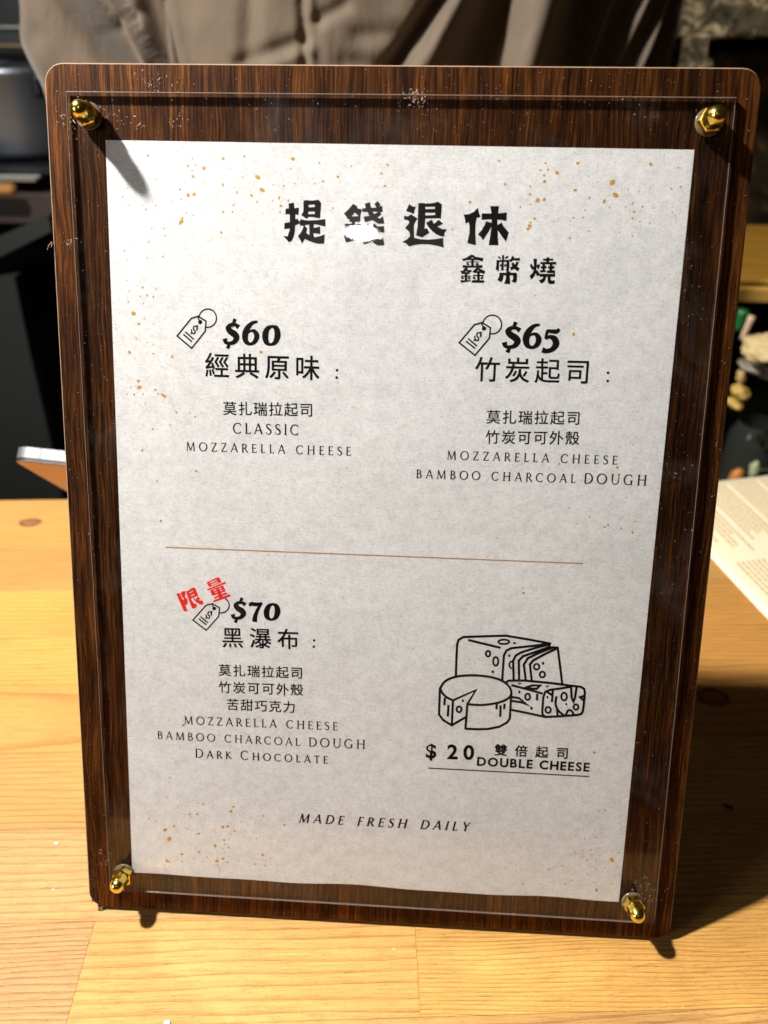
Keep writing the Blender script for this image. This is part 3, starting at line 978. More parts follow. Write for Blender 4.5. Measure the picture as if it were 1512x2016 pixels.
roman('slogan_lettering', 'MADE FRESH DAILY', 588.5, 1618.4, 921, 1635.4, 17, weight=1.25, slant=.22, space=.6)


def sans(name, text, xl, yl, xr, yr, cap, bold, space=.55):
    A = onb(xl, yl); Bq = onb(xr, yr)
    mx, my = (xl + xr) / 2, (yl + yr) / 2
    capm = (onb(mx, my - cap / 2) - onb(mx, my + cap / 2)).length / .70
    d_ = Bq - A; L = d_.length; e = d_ / L; nv = Vector((-e.y, e.x))
    items = []
    for c in text:
        if c == ' ': items.append((None, space, 0)); continue
        v, f = glyph(c, bold)
        a, b = min(p[0] for p in v), max(p[0] for p in v)
        items.append(((v, f), b - a, a))
    gap = (L / capm - sum(i[1] for i in items)) / max(1, len(items) - 1)
    x = 0; out = []
    for g, wd, a in items:
        if g: out.append(([tuple(A + e * ((x + q[0] - a) * capm) + nv * (q[1] * capm)) for q in g[0]], g[1]))
        x += wd + gap
    return put(name, out, INK)


sans('extra_lettering', 'DOUBLE CHEESE', 938.6, 1506.3, 1159.8, 1518.2, 16.5, .032, .25)
sans('extra_price_lettering', '$', 838, 1491, 857, 1491.8, 27, .024)
sans('extra_price_lettering', '20', 880, 1493, 933, 1494.6, 27.5, .028)

# ---- gold flecks
FL = []
def addf(ox, oy, s, pts, r=1.35):
    for p in pts:
        FL.append((ox + p[0] * s, oy + p[1] * s, p[2] if len(p) > 2 else r))
Z = .33069
addf(0, 0, Z, [(882, 927, 2.2), (1331, 945, 2.4), (1215, 1001, 3.2), (1119, 987, 2), (1146, 944), (1163, 982), (1144, 1017, 1.8), (1149, 1051, 2.6), (1327, 1101, 2.4), (1455, 932, 2), (1448, 1055), (1412, 1145, 1.8), (1497, 1165, 2.4), (1119, 1162, 3.4), (1156, 1157, 3), (1078, 1187), (1072, 1127, 1.9), (1023, 1202), (927, 1068), (762, 1120), (730, 1172, 1.8), (869, 1247, 1.8), (849, 1224), (928, 1224), (1390, 1220, 1.7), (1328, 1261, 1.8), (1384, 1262, 1.6), (1153, 1283), (1110, 1268), (1080, 1318, 3.4), (1086, 1300, 2), (1072, 1330, 2.4), (975, 1360), (904, 1362), (1318, 1384, 2.2), (984, 1402), (886, 1440, 1.6), (742, 1494, 1.8), (767, 1222)])
addf(500, 0, Z, [(22, 1056, 4.2), (231, 947, 3.4), (48, 1130, 3.8), (390, 971, 1.8), (578, 990), (220, 1007), (500, 1053, 2.4), (412, 1080, 2), (361, 1094), (241, 1092), (177, 1107, 1.7), (116, 1099), (150, 1177, 1.9), (160, 1225, 2.1), (205, 1195, 1.8), (155, 1263, 1.8), (19, 1202, 1.8), (112, 1196), (470, 1239, 1.7), (795, 981, 2), (757, 1033, 1.9), (778, 1107, 2), (1459, 958, 1.9), (1493, 1096, 1.9), (1285, 1203, 2.4), (1180, 1366, 1.6)])
addf(1012, 0, Z, [(186, 972, 1.8), (379, 973, 2.9), (812, 978, 3), (975, 999, 1.6), (155, 1014, 2), (202, 1010, 1.9), (254, 1029, 3.4), (178, 1044, 2), (180, 1080, 2.8), (95, 1108, 1.8), (94, 1157, 1.9), (140, 1193, 3.8), (179, 1188, 3), (97, 1218), (37, 1232, 1.8), (121, 1301, 2.1), (92, 1345, 3.4), (82, 1362, 2.8), (96, 1325, 2), (363, 1132, 2.8), (448, 1178, 1.9), (536, 1198, 2.8), (585, 1087, 4.8), (603, 1163, 4.6), (570, 1237), (494, 1085), (677, 1130), (742, 1141), (809, 1125), (936, 1125, 1.8), (991, 1113, 2), (706, 1211, 1.9), (713, 1261, 1.9), (704, 1299, 1.7), (762, 1230, 2), (664, 1232), (748, 1318), (808, 1327), (421, 1251), (410, 1295, 1.7), (351, 1295, 1.7), (238, 1320), (331, 1418, 2.1), (942, 1263), (832, 1237), (626, 1383), (703, 1404), (443, 1375)])
addf(0, 500, Z, [(756, 35), (877, 22), (970, 15, 1.8), (757, 157), (850, 200, 2), (771, 222), (835, 252, 1.6), (878, 246, 1.8), (913, 254, 1.6), (930, 210), (853, 293), (765, 285), (795, 353, 4), (827, 417, 2.7), (859, 385), (811, 503, 1.7), (878, 526), (914, 538), (1026, 611, 2.4), (772, 584, 2.7), (914, 594, 1.8), (825, 757, 2.7), (830, 793, 3.8), (799, 837, 1.9), (780, 794), (925, 808, 1.9), (970, 838, 3), (980, 848, 3), (941, 832, 1.8), (853, 833), (757, 835), (867, 890), (1050, 944, 1.8), (1132, 945), (1163, 968, 1.9), (1014, 1018), (910, 1042, 1.7), (848, 1168, 2.2), (1168, 1292, 2.2), (935, 1352, 1.9), (1385, 432, 2.6)])
addf(0, 1600, Z, [(887, 32, 1.8), (985, 99, 3.4), (1036, 76, 2.3), (1009, 153, 4.2), (930, 50), (1128, 5, 1.8), (1175, 5, 2), (1111, 90), (1183, 121, 2.4), (1327, 82, 2.6), (1357, 79, 3), (1398, 105, 1.9), (1436, 53), (1281, 193, 2.8), (1335, 160, 2.2), (1341, 184), (1362, 205, 1.9), (1326, 209), (1342, 236), (1328, 270, 2.4), (1084, 243, 2.8), (1187, 231, 2.3), (997, 285, 3.4), (1087, 285, 1.6), (1157, 268), (1235, 260), (1291, 285, 3), (1354, 292, 1.9), (1308, 327), (1424, 282), (1297, 308), (1208, 287), (1390, -38, 2.2), (1375, -10, 2.6), (1180, -60, 1.5), (1060, -40, 1.4), (990, -100, 1.4), (1010, -210, 1.5), (1210, -55, 1.8)])
addf(500, 1600, Z, [(57, 18, 1.8), (180, 72, 2.2), (52, 248, 2.6), (70, 283), (8, 303, 1.6), (68, 312, 1.9), (100, 270), (15, 150, 1.7), (137, 348)])
addf(1012, 1500, Z, [(626, 240), (541, 283, 1.7), (501, 290), (378, 395), (634, 395), (524, 397), (487, 445), (418, 455), (366, 443), (414, 524), (455, 522, 1.8), (585, 522), (621, 537, 1.8), (462, 551, 1.8), (511, 554), (435, 581, 1.9), (485, 581), (582, 581, 4), (365, 536), (283, 617, 1.6), (206, 637, 1.8), (537, 626), (485, 636, 1.7), (437, 666), (612, 623), (339, 701, 1.7), (303, 725, 1.6), (482, 717), (489, 759, 3.2), (52, 724, 1.8), (582, 725)])
addf(0, 0, 1, [(317, 1025, 2.2), (1197, 1033, 2.2), (1222, 1040, 1.6), (1245, 1048, 2.2), (1190, 1037, 1.8), (1169.8, 1480.6, 2.6), (361, 1427, 2.6), (513.5, 693, 3), (1129, 658, 3), (1131, 869, 2.2), (1215, 920, 2), (1100, 913, 1.9), (1030, 1167, 2.4), (1135, 1030, 1.5), (1160, 1018, 1.4), (1120, 1000, 1.3), (1250, 1027, 1.4), (560, 1370, 1.2), (690, 1600, 1.3)])
random.seed(11)
fp = []
for (px, py, r) in FL:
    c = onb(px, py)
    rr = r * 1.08 * (onb(px + 1, py) - c).length
    nn = 9
    st = random.uniform(.75, 1.3)
    a0 = random.random() * 6
    v = []
    for i in range(nn):
        a = 6.2832 * i / nn
        q = rr * random.uniform(.85, 1.12)
        x, y = q * st * math.cos(a), q / st * math.sin(a)
        v.append((c.x + x * math.cos(a0) - y * math.sin(a0), c.y + x * math.sin(a0) + y * math.cos(a0)))
    fp.append((v, [tuple(range(nn))]))
o = put('gold_flecks', fp, GOLD)
o['kind'] = 'stuff'

# ---- acrylic sheet
ac = [onb(127, 178, -2.4), onb(1452, 190, -2.4), onb(1290, 1822, -2.4), onb(215, 1755, -2.4)]
Z0, Z1 = .00050, .0019
cv = 0.0003
ctr = sum((Vector((p.x, p.y)) for p in ac), Vector((0, 0))) / 4
def ins(p, k):
    return Vector((p.x + (k if p.x < 0 else -k), p.y + (k if p.y < ctr.y else -k)))
vs = [(ins(p, cv).x, ins(p, cv).y, Z1) for p in ac] + [(p.x, p.y, Z1 - cv) for p in ac] + [(p.x, p.y, Z0) for p in ac]
ac_o = mobj('acrylic_sheet', [vs[i] for i in range(4)] + [(p.x, p.y, Z0 + .00001) for p in [ins(q, .00005) for q in ac]], [(0, 3, 2, 1), (4, 5, 6, 7)], ACR, stand)
mobj('acrylic_edge', vs, [(i, 4 + i, 4 + (i + 1) % 4, (i + 1) % 4) for i in range(4)] + [(4 + i, 8 + i, 8 + (i + 1) % 4, 4 + (i + 1) % 4) for i in range(4)], ACE, ac_o)


# ---- brass acorn nuts
def ring(bm, r, z, n, hexa=False, ph=0.0):
    return [bm.verts.new((r * math.cos(6.28318 * i / n + ph), r * math.sin(6.28318 * i / n + ph), z)) for i in range(n)]


def lathe(bm, prof, n=36, ph=0.0, cap0=True, cap1=True):
    rings = [ring(bm, r, z, n, ph=ph) for r, z in prof]
    for a, b in zip(rings[:-1], rings[1:]):
        for i in range(n): bm.faces.new((a[i], a[(i + 1) % n], b[(i + 1) % n], b[i]))
    if cap0: bm.faces.new(rings[0][::-1])
    if cap1: bm.faces.new(rings[-1])


def nut_meshes():
    bm = bmesh.new()
    lathe(bm, [(.0046, 0), (.0047, .0002), (.0047, .0006), (.0045, .0008)])
    wme = bpy.data.meshes.new('washer'); bm.to_mesh(wme); bm.free(); wme.materials.append(WASHER); wme.shade_smooth()
    bm = bmesh.new()
    lathe(bm, [(.0039, .0008), (.0044, .0011), (.0044, .0038), (.0039, .0045)], 6)
    hme = bpy.data.meshes.new('hex_base'); bm.to_mesh(hme); bm.free(); hme.materials.append(BRASS)
    bm = bmesh.new()
    prof = [(.0036, .0042), (.0034, .0048), (.0033, .0070)]
    for i in range(1, 13):
        a = math.pi / 2 * i / 12
        prof.append((max(.00002, .0033 * math.cos(a) ** .9), .0070 + .0038 * math.sin(a)))
    lathe(bm, prof, 44)
    dme = bpy.data.meshes.new('domed_cap'); bm.to_mesh(dme); bm.free(); dme.materials.append(BRASS); dme.shade_smooth()
    return wme, hme, dme


wme, hme, dme = nut_meshes()
for k, (x, yb, ph, lab) in enumerate([(-109.4, 18.3, .3, 'brass domed nut, top left corner'), (108.6, 18.2, .1, None), (-108.9, 322.3, .52, None), (108.4, 322.5, .15, None)]):
    c = bpy.data.objects.new('domed_nut', dme)
    COL.objects.link(c)
    c.parent = stand
    c.location = (x / 1000, (BH - yb) / 1000, Z1)
    h = bpy.data.objects.new('hex_base', hme); COL.objects.link(h); h.parent = c; h.rotation_euler = (0, 0, ph)
    w_ = bpy.data.objects.new('washer', wme); COL.objects.link(w_); w_.parent = c

# ---- dust and scuffs on acrylic and veneer (tiny real chips of lint)
random.seed(21)
vs, fs = [], []
def inpoly_paper(x, y):
    return pc[3].x + .001 < x < pc[1].x - .001 and pc[2].y < y < pc[0].y
def speck(px, py, size, aspect=1.0, curl=0.0, zoff=None):
    q = onb(px, py, -2.4)
    z_ = (Z1 + .00006) if zoff is None else zoff
    if abs(q.x) > .1172 or q.y < .0095 or q.y > .3305:
        q = onb(px, py); z_ = .0001
        if abs(q.x) > BWm / 2 - .001 or q.y < .001 or q.y > BHm - .001: return
    a = random.random() * 3.14
    k = len(vs)
    L_, W_ = size * aspect, size / aspect ** .3
    n_ = 4 if aspect > 2 else 1
    pts = [(-.5 + i / n_) for i in range(n_ + 1)]
    for i, t_ in enumerate(pts):
        cx_, cy_ = t_ * L_, curl * L_ * (t_ * t_ * 4 - 1)
        for s_ in (-.5, .5):
            xx, yy = cx_, cy_ + s_ * W_ * (1 - .6 * abs(t_))
            vs.append((q.x + xx * math.cos(a) - yy * math.sin(a), q.y + xx * math.sin(a) + yy * math.cos(a), z_ + random.uniform(0, .00012)))
    for i in range(n_):
        fs.append((k + 2 * i, k + 2 * i + 1, k + 2 * i + 3, k + 2 * i + 2))
def band_pt():
    e = random.random()
    if e < .30: return random.uniform(100, 1480), random.uniform(135, 275)
    if e < .58: return random.uniform(110, 225), random.uniform(200, 1750)
    if e < .86:
        y = random.uniform(250, 1800); return random.uniform(1370, 1485) - (y - 250) * .105, y
    return random.uniform(200, 1320), random.uniform(1735, 1840)
for i in range(1000):
    px, py = band_pt()
    s_ = random.choice([.00010, .00013, .00018, .00018, .00024])
    speck(px, py, s_)
for i in range(150):
    px, py = band_pt()
    speck(px, py, .00011, random.uniform(3, 8), random.uniform(-.5, .5))
for (cx_, cy_, n_, sp) in [(820, 192, 60, 12), (1455, 1765, 0, 1), (1272, 1760, 60, 16), (205, 1690, 30, 14), (140, 235, 30, 20), (225, 235, 24, 24), (135, 480, 20, 6), (270, 250, 10, 8), (300, 150, 40, 28), (1330, 900, 12, 40), (1360, 560, 12, 40), (350, 240, 12, 10)]:
    for i in range(n_):
        speck(random.gauss(cx_, sp), random.gauss(cy_, sp * .8), random.uniform(.00012, .0003), random.choice([1, 1.5, 3, 4]), random.uniform(-.6, .6))
for i in range(110):
    speck(random.uniform(240, 1330), random.uniform(300, 1720), .00009, random.choice([1, 1, 1, 5]), .3)
tag(mobj('lint_specks', vs, fs, DUST, stand), kind='stuff')

# ------------------------------------------------------------------ counter of pine staves
KNOTS = []
be_c, be_s = math.cos(BE), math.sin(BE)
def w2uv(x, y): return (be_c * x + be_s * y, -be_s * x + be_c * y)
KNOTS = [(*w2uv(-.2819, .2888), .0060), (*w2uv(.1859, .1413), .0075)]
counter = empty('wooden_counter', (0, 0, TZ / 1000), (0, 0, BE))
tag(counter, 'light pine counter of butt jointed wooden staves under the menu board', 'counter')
rows = [(-.21, -.165), (-.165, -.121), (-.121, -.079), (-.079, -.037), (-.037, .005), (.005, .050), (.050, .096), (.096, .145), (.145, .184), (.184, .231), (.231, .277), (.277, .311), (.311, .343)]
random.seed(5)
G = .00004
for ri, (v0, v1) in enumerate(rows):
    if ri == 4: joints = [-.9, -.385, -.122, .0175, .62, 1.1]
    elif ri == 3: joints = [-.9, -.60, .31, 1.1]
    elif ri == 7: joints = [-.9, -.07, 1.1]
    else:
        j0 = random.uniform(-.10, .10)
        joints = [-.9, j0 - random.uniform(.45, .55), j0, j0 + random.uniform(.45, .55), 1.1]
    for si, (u0, u1) in enumerate(zip(joints[:-1], joints[1:])):
        near = ri <= 5
        tone = [(1.06, 1.05, 1.05), (.98, .97, .96), (1.02, 1.0, .92), (.92, .9, .88)][(ri * 3 + si) % 4]
        vc, uc, fr = (v0 + v1) / 2 + random.choice([-1, 1]) * random.uniform(.05, .10), (u0 + u1) / 2, random.uniform(240, 330)
        if ri == 7 and si == 0: vc, uc, fr, tone = .118, -.56, 115, (1.0, .93, .82)
        if ri == 7 and si == 1: vc, uc, fr, tone = .150, .42, 110, (.98, .84, .70)
        if ri == 4 and si == 1: vc, fr, tone = -.15, 420, (.92, .92, 1.22)
        if ri == 4 and si == 2: vc, fr, tone = .075, 210, (1.10, 1.06, 1.0)
        if ri == 4 and si == 3: vc, fr, tone = .13, 560, (1.08, 1.04, .90)
        if ri == 3: tone = (.95, .93, 1.0)
        if ri == 5 and si <= 1: tone = (.96, .98, 1.15)
        if ri in (8, 9): tone = (.98, .86, .72) if si >= 2 else (1.08, 1.04, .85)
        mat = m_pine('pine_stave', vc, uc, tone, fr, near, random.uniform(0, 30))
        bm = box_bm(u0 + G, u1 - G, v0 + G, v1 - G, -.030, 0, .00009, 1)
        s_ = bmobj('stave', bm, mat, counter)
# front apron under the far edge stays hidden; counter body below
bm = box_bm(-.9, 1.1, -.20, .325, -.95, -.0305)
bmobj('counter_body', bm, plain('counter_body_paint', (.02, .016, .012), .7), counter)

# crumbs on the counter
BLK = plain('black_rubber', (.004, .004, .004), .5)
p = ontab(1433, 1590)
v_, f_ = tube_pts([(0, 0, .0008), (.0022, -.0006, .0009), (.0044, -.0014, .0008)], .0007, .0006, 8)
o = mobj('black_sliver', v_, f_, BLK, None, True)
o.location = (p.x - .0022, p.y + .0006, TZ / 1000)
tag(o, 'small black sliver lying on the counter in the shade right of the menu board', 'crumb')
WHT = plain('white_crumb', (.55, .52, .46), .7)
for (px, py, r, lab) in [(112, 1661, .0008, 'white flat crumb on the counter left of the menu board'), (105, 1752, .0005, 'tiny pale crumb on the counter near the lower left board corner'), (775, 1869, .0004, 'tiny white shaving on the counter in front of the menu board'), (330, 2014, .0010, 'pale crumb at the very front of the counter')]:
    bm = bmesh.new()
    bmesh.ops.create_icosphere(bm, subdivisions=2, radius=r)
    for v in bm.verts:
        v.co *= 1 + .35 * mn.noise(v.co * 1500)
        v.co.z *= .3
        v.co.x *= 1.6
    o = bmobj('crumb', bm, WHT, None, True)
    q = ontab(px, py)
    o.location = (q.x, q.y, TZ / 1000 + r * .3)
    tag(o, lab, 'crumb')

# ------------------------------------------------------------------ paper menu lying at the right
SHEET = NT('cream_menu_paper')
SHEET.col(SHEET.mix(SHEET.noise(SHEET.coord(), 40, 3), (.80, .70, .47), (.86, .77, .55)))
SHEET.set(Roughness=.6)
OCHRE = plain('ochre_print', (.42, .24, .06), .6)
A = Vector((.2221, .2654)); Bv = Vector((.2389, .2058))
A = Vector(ontab(1405, 1110)[:2]); Bv = Vector(ontab(1512, 1225)[:2])
e1 = (Bv - A).normalized()
e2 = Vector((-e1.y, e1.x))
if e2.x < 0: e2 = -e2
O = A - e1 * .095
sheet = empty('menu_sheet', (O.x, O.y, TZ / 1000 + .0012), (0, 0, math.atan2(e1.y, e1.x)))
tag(sheet, 'cream printed sheet with ochre text lines on the counter behind the board, at the right', 'paper sheet')
sgn = 1 if (Matrix.Rotation(math.atan2(e1.y, e1.x), 2) @ Vector((0, 1))).dot(e2) > 0 else -1
NX, NY = 24, 16
LX, LY = .24, .15
def sh(x, y): return .0006 * math.sin(x * 26 + 1) + .0004 * math.sin(y * 40 + x * 9) + .001
vs = [(LX * i / NX, sgn * LY * j / NY, sh(LX * i / NX, LY * j / NY)) for j in range(NY + 1) for i in range(NX + 1)]
fs = [(j * (NX + 1) + i, j * (NX + 1) + i + 1, (j + 1) * (NX + 1) + i + 1, (j + 1) * (NX + 1) + i) for j in range(NY) for i in range(NX)]
so = mobj('sheet', vs, fs, SHEET.m, sheet, True)
m = so.modifiers.new('thickness', 'SOLIDIFY'); m.thickness = .0004; m.offset = -1
random.seed(9)
vs, fs = [], []
y = .014
row = 0
while y < .142:
    x = .006
    blk = row // 6
    xe = .225 if row % 6 else .10
    st_, en_ = (.012, .105) if True else (0, 0)
    for (a_, b_) in ((.006, .062 + .03 * random.random()), (.100, .165 + .03 * random.random())):
        if row % 7 == 6: continue
        x = a_
        while x < b_:
            wl = random.uniform(.002, .005)
            k = len(vs)
            hh = .0013
            for (xx, yy) in ((x, y), (x + wl, y), (x + wl, y + hh), (x, y + hh)):
                vs.append((xx, sgn * yy, sh(xx, yy) + .0003))
            fs.append((k, k + 1, k + 2, k + 3))
            x += wl + .0009
    y += .0040
    row += 1
mobj('text_lines', vs, fs, OCHRE, so)['kind'] = 'stuff'

# ------------------------------------------------------------------ smartphone leaning behind the board, left
phone = empty('smartphone', tuple(atY(22, 897, .20)))
tag(phone, 'silver rimmed smartphone with orange back showing behind the left edge of the board', 'phone')
d1 = Vector((1, .02, -.105)).normalized()
d2 = Vector((0, .049, -.049)).normalized()
d2 = (d2 - d1 * d2.dot(d1)).normalized()
d3 = d1.cross(d2).normalized()      # out of the face?
if d3.y > 0: d3 = -d3
Rm = Matrix((d1, d2, d3)).transposed()
def phone_slab(name, z0, z1, inset, mat, bev=0.0):
    ol = outline(.072, .145, .0095, inset, 8, .036, 0)
    n_ = len(ol)
    vs = [Rm @ Vector((x, y_, z0)) for x, y_ in ol] + [Rm @ Vector((x, y_, z1)) for x, y_ in ol]
    fs = [tuple(range(n_)), tuple(range(2 * n_ - 1, n_ - 1, -1))] + [(i, n_ + i, n_ + (i + 1) % n_, (i + 1) % n_) for i in range(n_)]
    return mobj(name, vs, fs, mat, phone)
SILV = plain('brushed_silver', (.24, .245, .255), .5, .8)
phone_slab('metal_rim', 0, -.0062, 0, SILV)
phone_slab('black_gasket', .0016, .00001, .0001, BLK)
phone_slab('chamfer', .0019, .00161, .0002, SILV)
phone_slab('back_glass', .0024, .00191, .0009, plain('orange_phone_back', (.46, .19, .10), .4))
# antenna band across the rim
bandm = plain('antenna_band', (.25, .25, .27), .5)
c0 = [Rm @ Vector((x, y_, z_)) for x, y_, z_ in ((.0155, -.00008, -.0001), (.0170, -.00008, -.0001), (.0170, -.00008, -.0061), (.0155, -.00008, -.0061))]
c1 = [v + Rm @ Vector((0, .0004, 0)) for v in c0]
mobj('antenna_band', c0 + c1, [(0, 1, 2, 3), (7, 6, 5, 4), (0, 4, 5, 1), (1, 5, 6, 2), (2, 6, 7, 3), (3, 7, 4, 0)], bandm, phone)

# ------------------------------------------------------------------ person behind the counter
YP = .60
SH = NT('khaki_cotton')
wv_ = SH.noise(SH.coord((1, 1, 1)), 900, 2, .5)
cr = SH.noise(SH.coord((1.5, 1, .6)), 26, 4, .6, .8)
SH.col(SH.mix(1.0, SH.mix(wv_, (.092, .065, .041), (.110, .078, .050)), SH.ramp(cr, [(.3, .82), (.7, 1.08)]), 'MULTIPLY'))
SH.bump(SH.math('ADD', SH.math('MULTIPLY', cr, 2.0), SH.math('MULTIPLY', wv_, .35)), .35, .0025)
SH.set(Roughness=.8)
SH.b.inputs['Sheen Weight'].default_value = .15
person = empty('person', (-.03, YP + .12, -.90))
tag(person, 'person in a loose khaki brown shirt standing behind the counter, head out of the frame', 'person')
px2x = lambda px, py=60: atY(px, py, YP).x


def gfold(x, c, w_, d_): return d_ * math.exp(-((x - c) / w_) ** 2)


def ridge(x, xc, w_, d_):     # soft fold: rises slowly, drops sharply to the right
    t_ = (x - xc) / w_
    return d_ * (math.exp(-t_ * t_) if t_ < 0 else math.exp(-(t_ * 2.2) ** 2))


XL, XR = px2x(68, 70), px2x(1350, 60)
zz0 = atY(700, 130, YP).z
zz1 = atY(700, 0, YP).z
def lerpx(pa, pb, z):     # photo x at y=0 and at y=125 -> world x at height z
    t_ = (zz1 - z) / (zz1 - zz0)
    t_ = max(-1.5, min(2.5, t_))
    return px2x(pa + (pb - pa) * t_)


def front_y(x, z):
    """distance of cloth surface towards the viewer (negative y) measured from the trunk plane"""
    xc = (px2x(345) + px2x(1190)) / 2
    hw = (px2x(1190) - px2x(345)) / 2
    s_ = (x - xc) / (hw * 1.03)
    y_ = -.10 * math.sqrt(max(0.0, 1 - s_ * s_)) if abs(s_) < 1 else 0.0
    # sleeves each side
    la, lb = lerpx(92, 74, z), lerpx(265, 330, z)
    la = px2x(92 - 24 * math.exp(-((z - atY(70, 80, YP).z) / .02) ** 2) - (0))
    cl = (la + lb) / 2; hl = (lb - la) / 2
    t_ = (x - cl) / hl
    if abs(t_) < 1: y_ = min(y_, -.085 * math.sqrt(1 - t_ * t_) - .005)
    ra, rb = lerpx(1110, 1095, z), lerpx(1352, 1345, z)
    cr_ = (ra + rb) / 2; hr = (rb - ra) / 2
    t_ = (x - cr_) / hr
    if abs(t_) < 1: y_ = min(y_, -.050 * math.sqrt(1 - t_ * t_))
    f = 0
    f += ridge(x, lerpx(290, 312, z), .012, .022)
    f -= gfold(x, lerpx(335, 350, z) + .006, .006, .030)
    f += gfold(x, lerpx(350, 365, z) + .012, .010, .012)
    f -= gfold(x, lerpx(232, 300, z), .008, .045)
    f += gfold(x, lerpx(470, 500, z), .05, .012)
    f -= gfold(x, lerpx(540, 520, z), .008, .006)
    f -= gfold(x, lerpx(628, 628, z), .0035, .006)
    f += gfold(x, lerpx(641, 641, z), .004, .004)
    f -= gfold(x, lerpx(860, 775, z), .0085, .026)
    f += gfold(x, lerpx(905, 830, z), .016, .018)
    f -= gfold(x, lerpx(955, 935, z), .024, .040)
    f += ridge(x, lerpx(1080, 1040, z), .026, .036)
    f -= gfold(x, lerpx(1145, 1135, z), .026, .040)
    f += ridge(x, lerpx(1205, 1178, z), .007, .030)
    f -= gfold(x, lerpx(1240, 1215, z), .008, .020)
    f += ridge(x, lerpx(1285, 1235, z), .006, .022)
    f += ridge(x, lerpx(1345, 1292, z), .007, .035)
    f -= gfold(x, lerpx(1365, 1330, z), .008, .030)
    # smaller slanting creases
    for (pa, za, pb, zb_, w_, d_) in ((510, 110, 640, 62, .004, .007), (640, 40, 700, 5, .004, .007), (560, 120, 640, 85, .003, -.004), (720, 60, 790, 55, .005, .006), (150, 60, 110, 90, .008, .008), (255, 55, 285, 25, .004, .008), (700, 110, 770, 118, .006, .008), (420, 30, 450, 120, .02, .006)):
        P1, P2 = atY(pa, za, YP), atY(pb, zb_, YP)
        ax, az = P2.x - P1.x, P2.z - P1.z
        ll = ax * ax + az * az
        tt = max(0, min(1, ((x - P1.x) * ax + (z - P1.z) * az) / ll))
        dd = math.hypot(x - P1.x - ax * tt, z - P1.z - az * tt)
        f -= .5 * d_ * math.exp(-(dd / (w_ * 1.3)) ** 2)
    f += .005 * mn.noise(Vector((x * 22, z * 6, 1.0))) + .0012 * mn.noise(Vector((x * 60, z * 40, 5.0)))
    return y_ - f + .40 * max(0.0, x - px2x(940)) + .12 * max(0.0, x - px2x(560))


def left_edge(z):
    t_ = (z - atY(70, 80, YP).z)
    pxl = 68 + (33 * min(1, max(0, t_ / (zz1 - atY(70, 80, YP).z))) if t_ > 0 else 12 * min(1.5, -t_ / .035))
    return px2x(pxl) if z < zz1 + .06 else px2x(pxl)


NXp, NZp = 330, 90
Zlo, Zhi = -.25, .62
vs, fs = [], []
zs = []
for j in range(NZp + 1):
    t_ = j / NZp
    # dense rows where the photograph looks
    if t_ < .15: z = Zlo + (zz0 - .05 - Zlo) * (t_ / .15)
    elif t_ < .85: z = zz0 - .05 + (zz1 - zz0 + .10) * (t_ - .15) / .70
    else: z = zz1 + .05 + (Zhi - zz1 - .05) * (t_ - .85) / .15
    zs.append(z)
for z in zs:
    xl, xr = left_edge(z), lerpx(1376, 1368, z)
    k = max(0, (z - .40) / .22)          # shoulders draw in above the frame
    xl = xl + (-.07 - xl) * k ** 2.2
    xr = xr + (.03 - xr) * k ** 2.2
    for i in range(NXp + 1):
        a = i / NXp
        x = xl + (xr - xl) * a
        e_ = min(a, 1 - a) / .03
        e_ = 1 - math.sqrt(max(0, 1 - min(1, e_) ** 2)) if e_ < 1 else 1.0
        e_ = min(1, min(a, 1 - a) / .02)
        e_ = math.sqrt(1 - (1 - e_) ** 2)
        fy = front_y(x, z) * (.999 - .7 * k ** 2)
        vs.append((x, YP + .06 + (fy - .06) * e_, z))
nf = len(vs)
NB = 24
for j, z in enumerate(zs):
    r0 = j * (NXp + 1)
    xa, xb = vs[r0][0], vs[r0 + NXp][0]
    for i in range(1, NB):
        a = i / NB * math.pi
        x = (xa + xb) / 2 + (xb - xa) / 2 * math.cos(a)
        vs.append((x, YP + .06 + .14 * math.sin(a) * (1 - .5 * max(0, (z - .40) / .22)), z))
for j in range(NZp):
    a = j * (NXp + 1); b = a + NXp + 1
    for i in range(NXp): fs.append((a + i, a + i + 1, b + i + 1, b + i))
    ba = nf + j * (NB - 1); bb = ba + NB - 1
    fs.append((a + NXp, ba, bb, b + NXp))
    for i in range(NB - 2): fs.append((ba + i, ba + i + 1, bb + i + 1, bb + i))
    fs.append((ba + NB - 2, a, b, bb + NB - 2))
off = person.location
shirt = mobj('shirt', [Vector(v) - off for v in vs], fs, SH.m, person, True)
# the body inside the shirt: trunk, neck and head, one skin surface
SKIN = plain('skin', (.52, .30, .20), .5)
me = bpy.data.meshes.new('body')
bv = [(-.05, YP + .10, .0), (-.05, YP + .10, .25), (-.05, YP + .10, .52), (-.05, YP + .095, .64), (-.05, YP + .08, .74), (-.05, YP + .075, .86), (-.05, YP + .10, -.5), (-.14, YP + .10, -.9), (.04, YP + .10, -.9)]
me.from_pydata([tuple(Vector(v) - off) for v in bv], [(6, 0), (0, 1), (1, 2), (2, 3), (3, 4), (4, 5), (6, 7), (6, 8)], [])
bo = bpy.data.objects.new('body', me)
COL.objects.link(bo)
bo.parent = person
me.materials.append(SKIN)
sk = bo.modifiers.new('skin', 'SKIN')
rad = [.09, .10, .07, .055, .085, .07, .10, .07, .07]
for v, r in zip(me.skin_vertices[0].data, rad): v.radius = (r * 1.0, r * .85)
me.skin_vertices[0].data[6].use_root = True
bo.modifiers.new('sub', 'SUBSURF').render_levels = 2

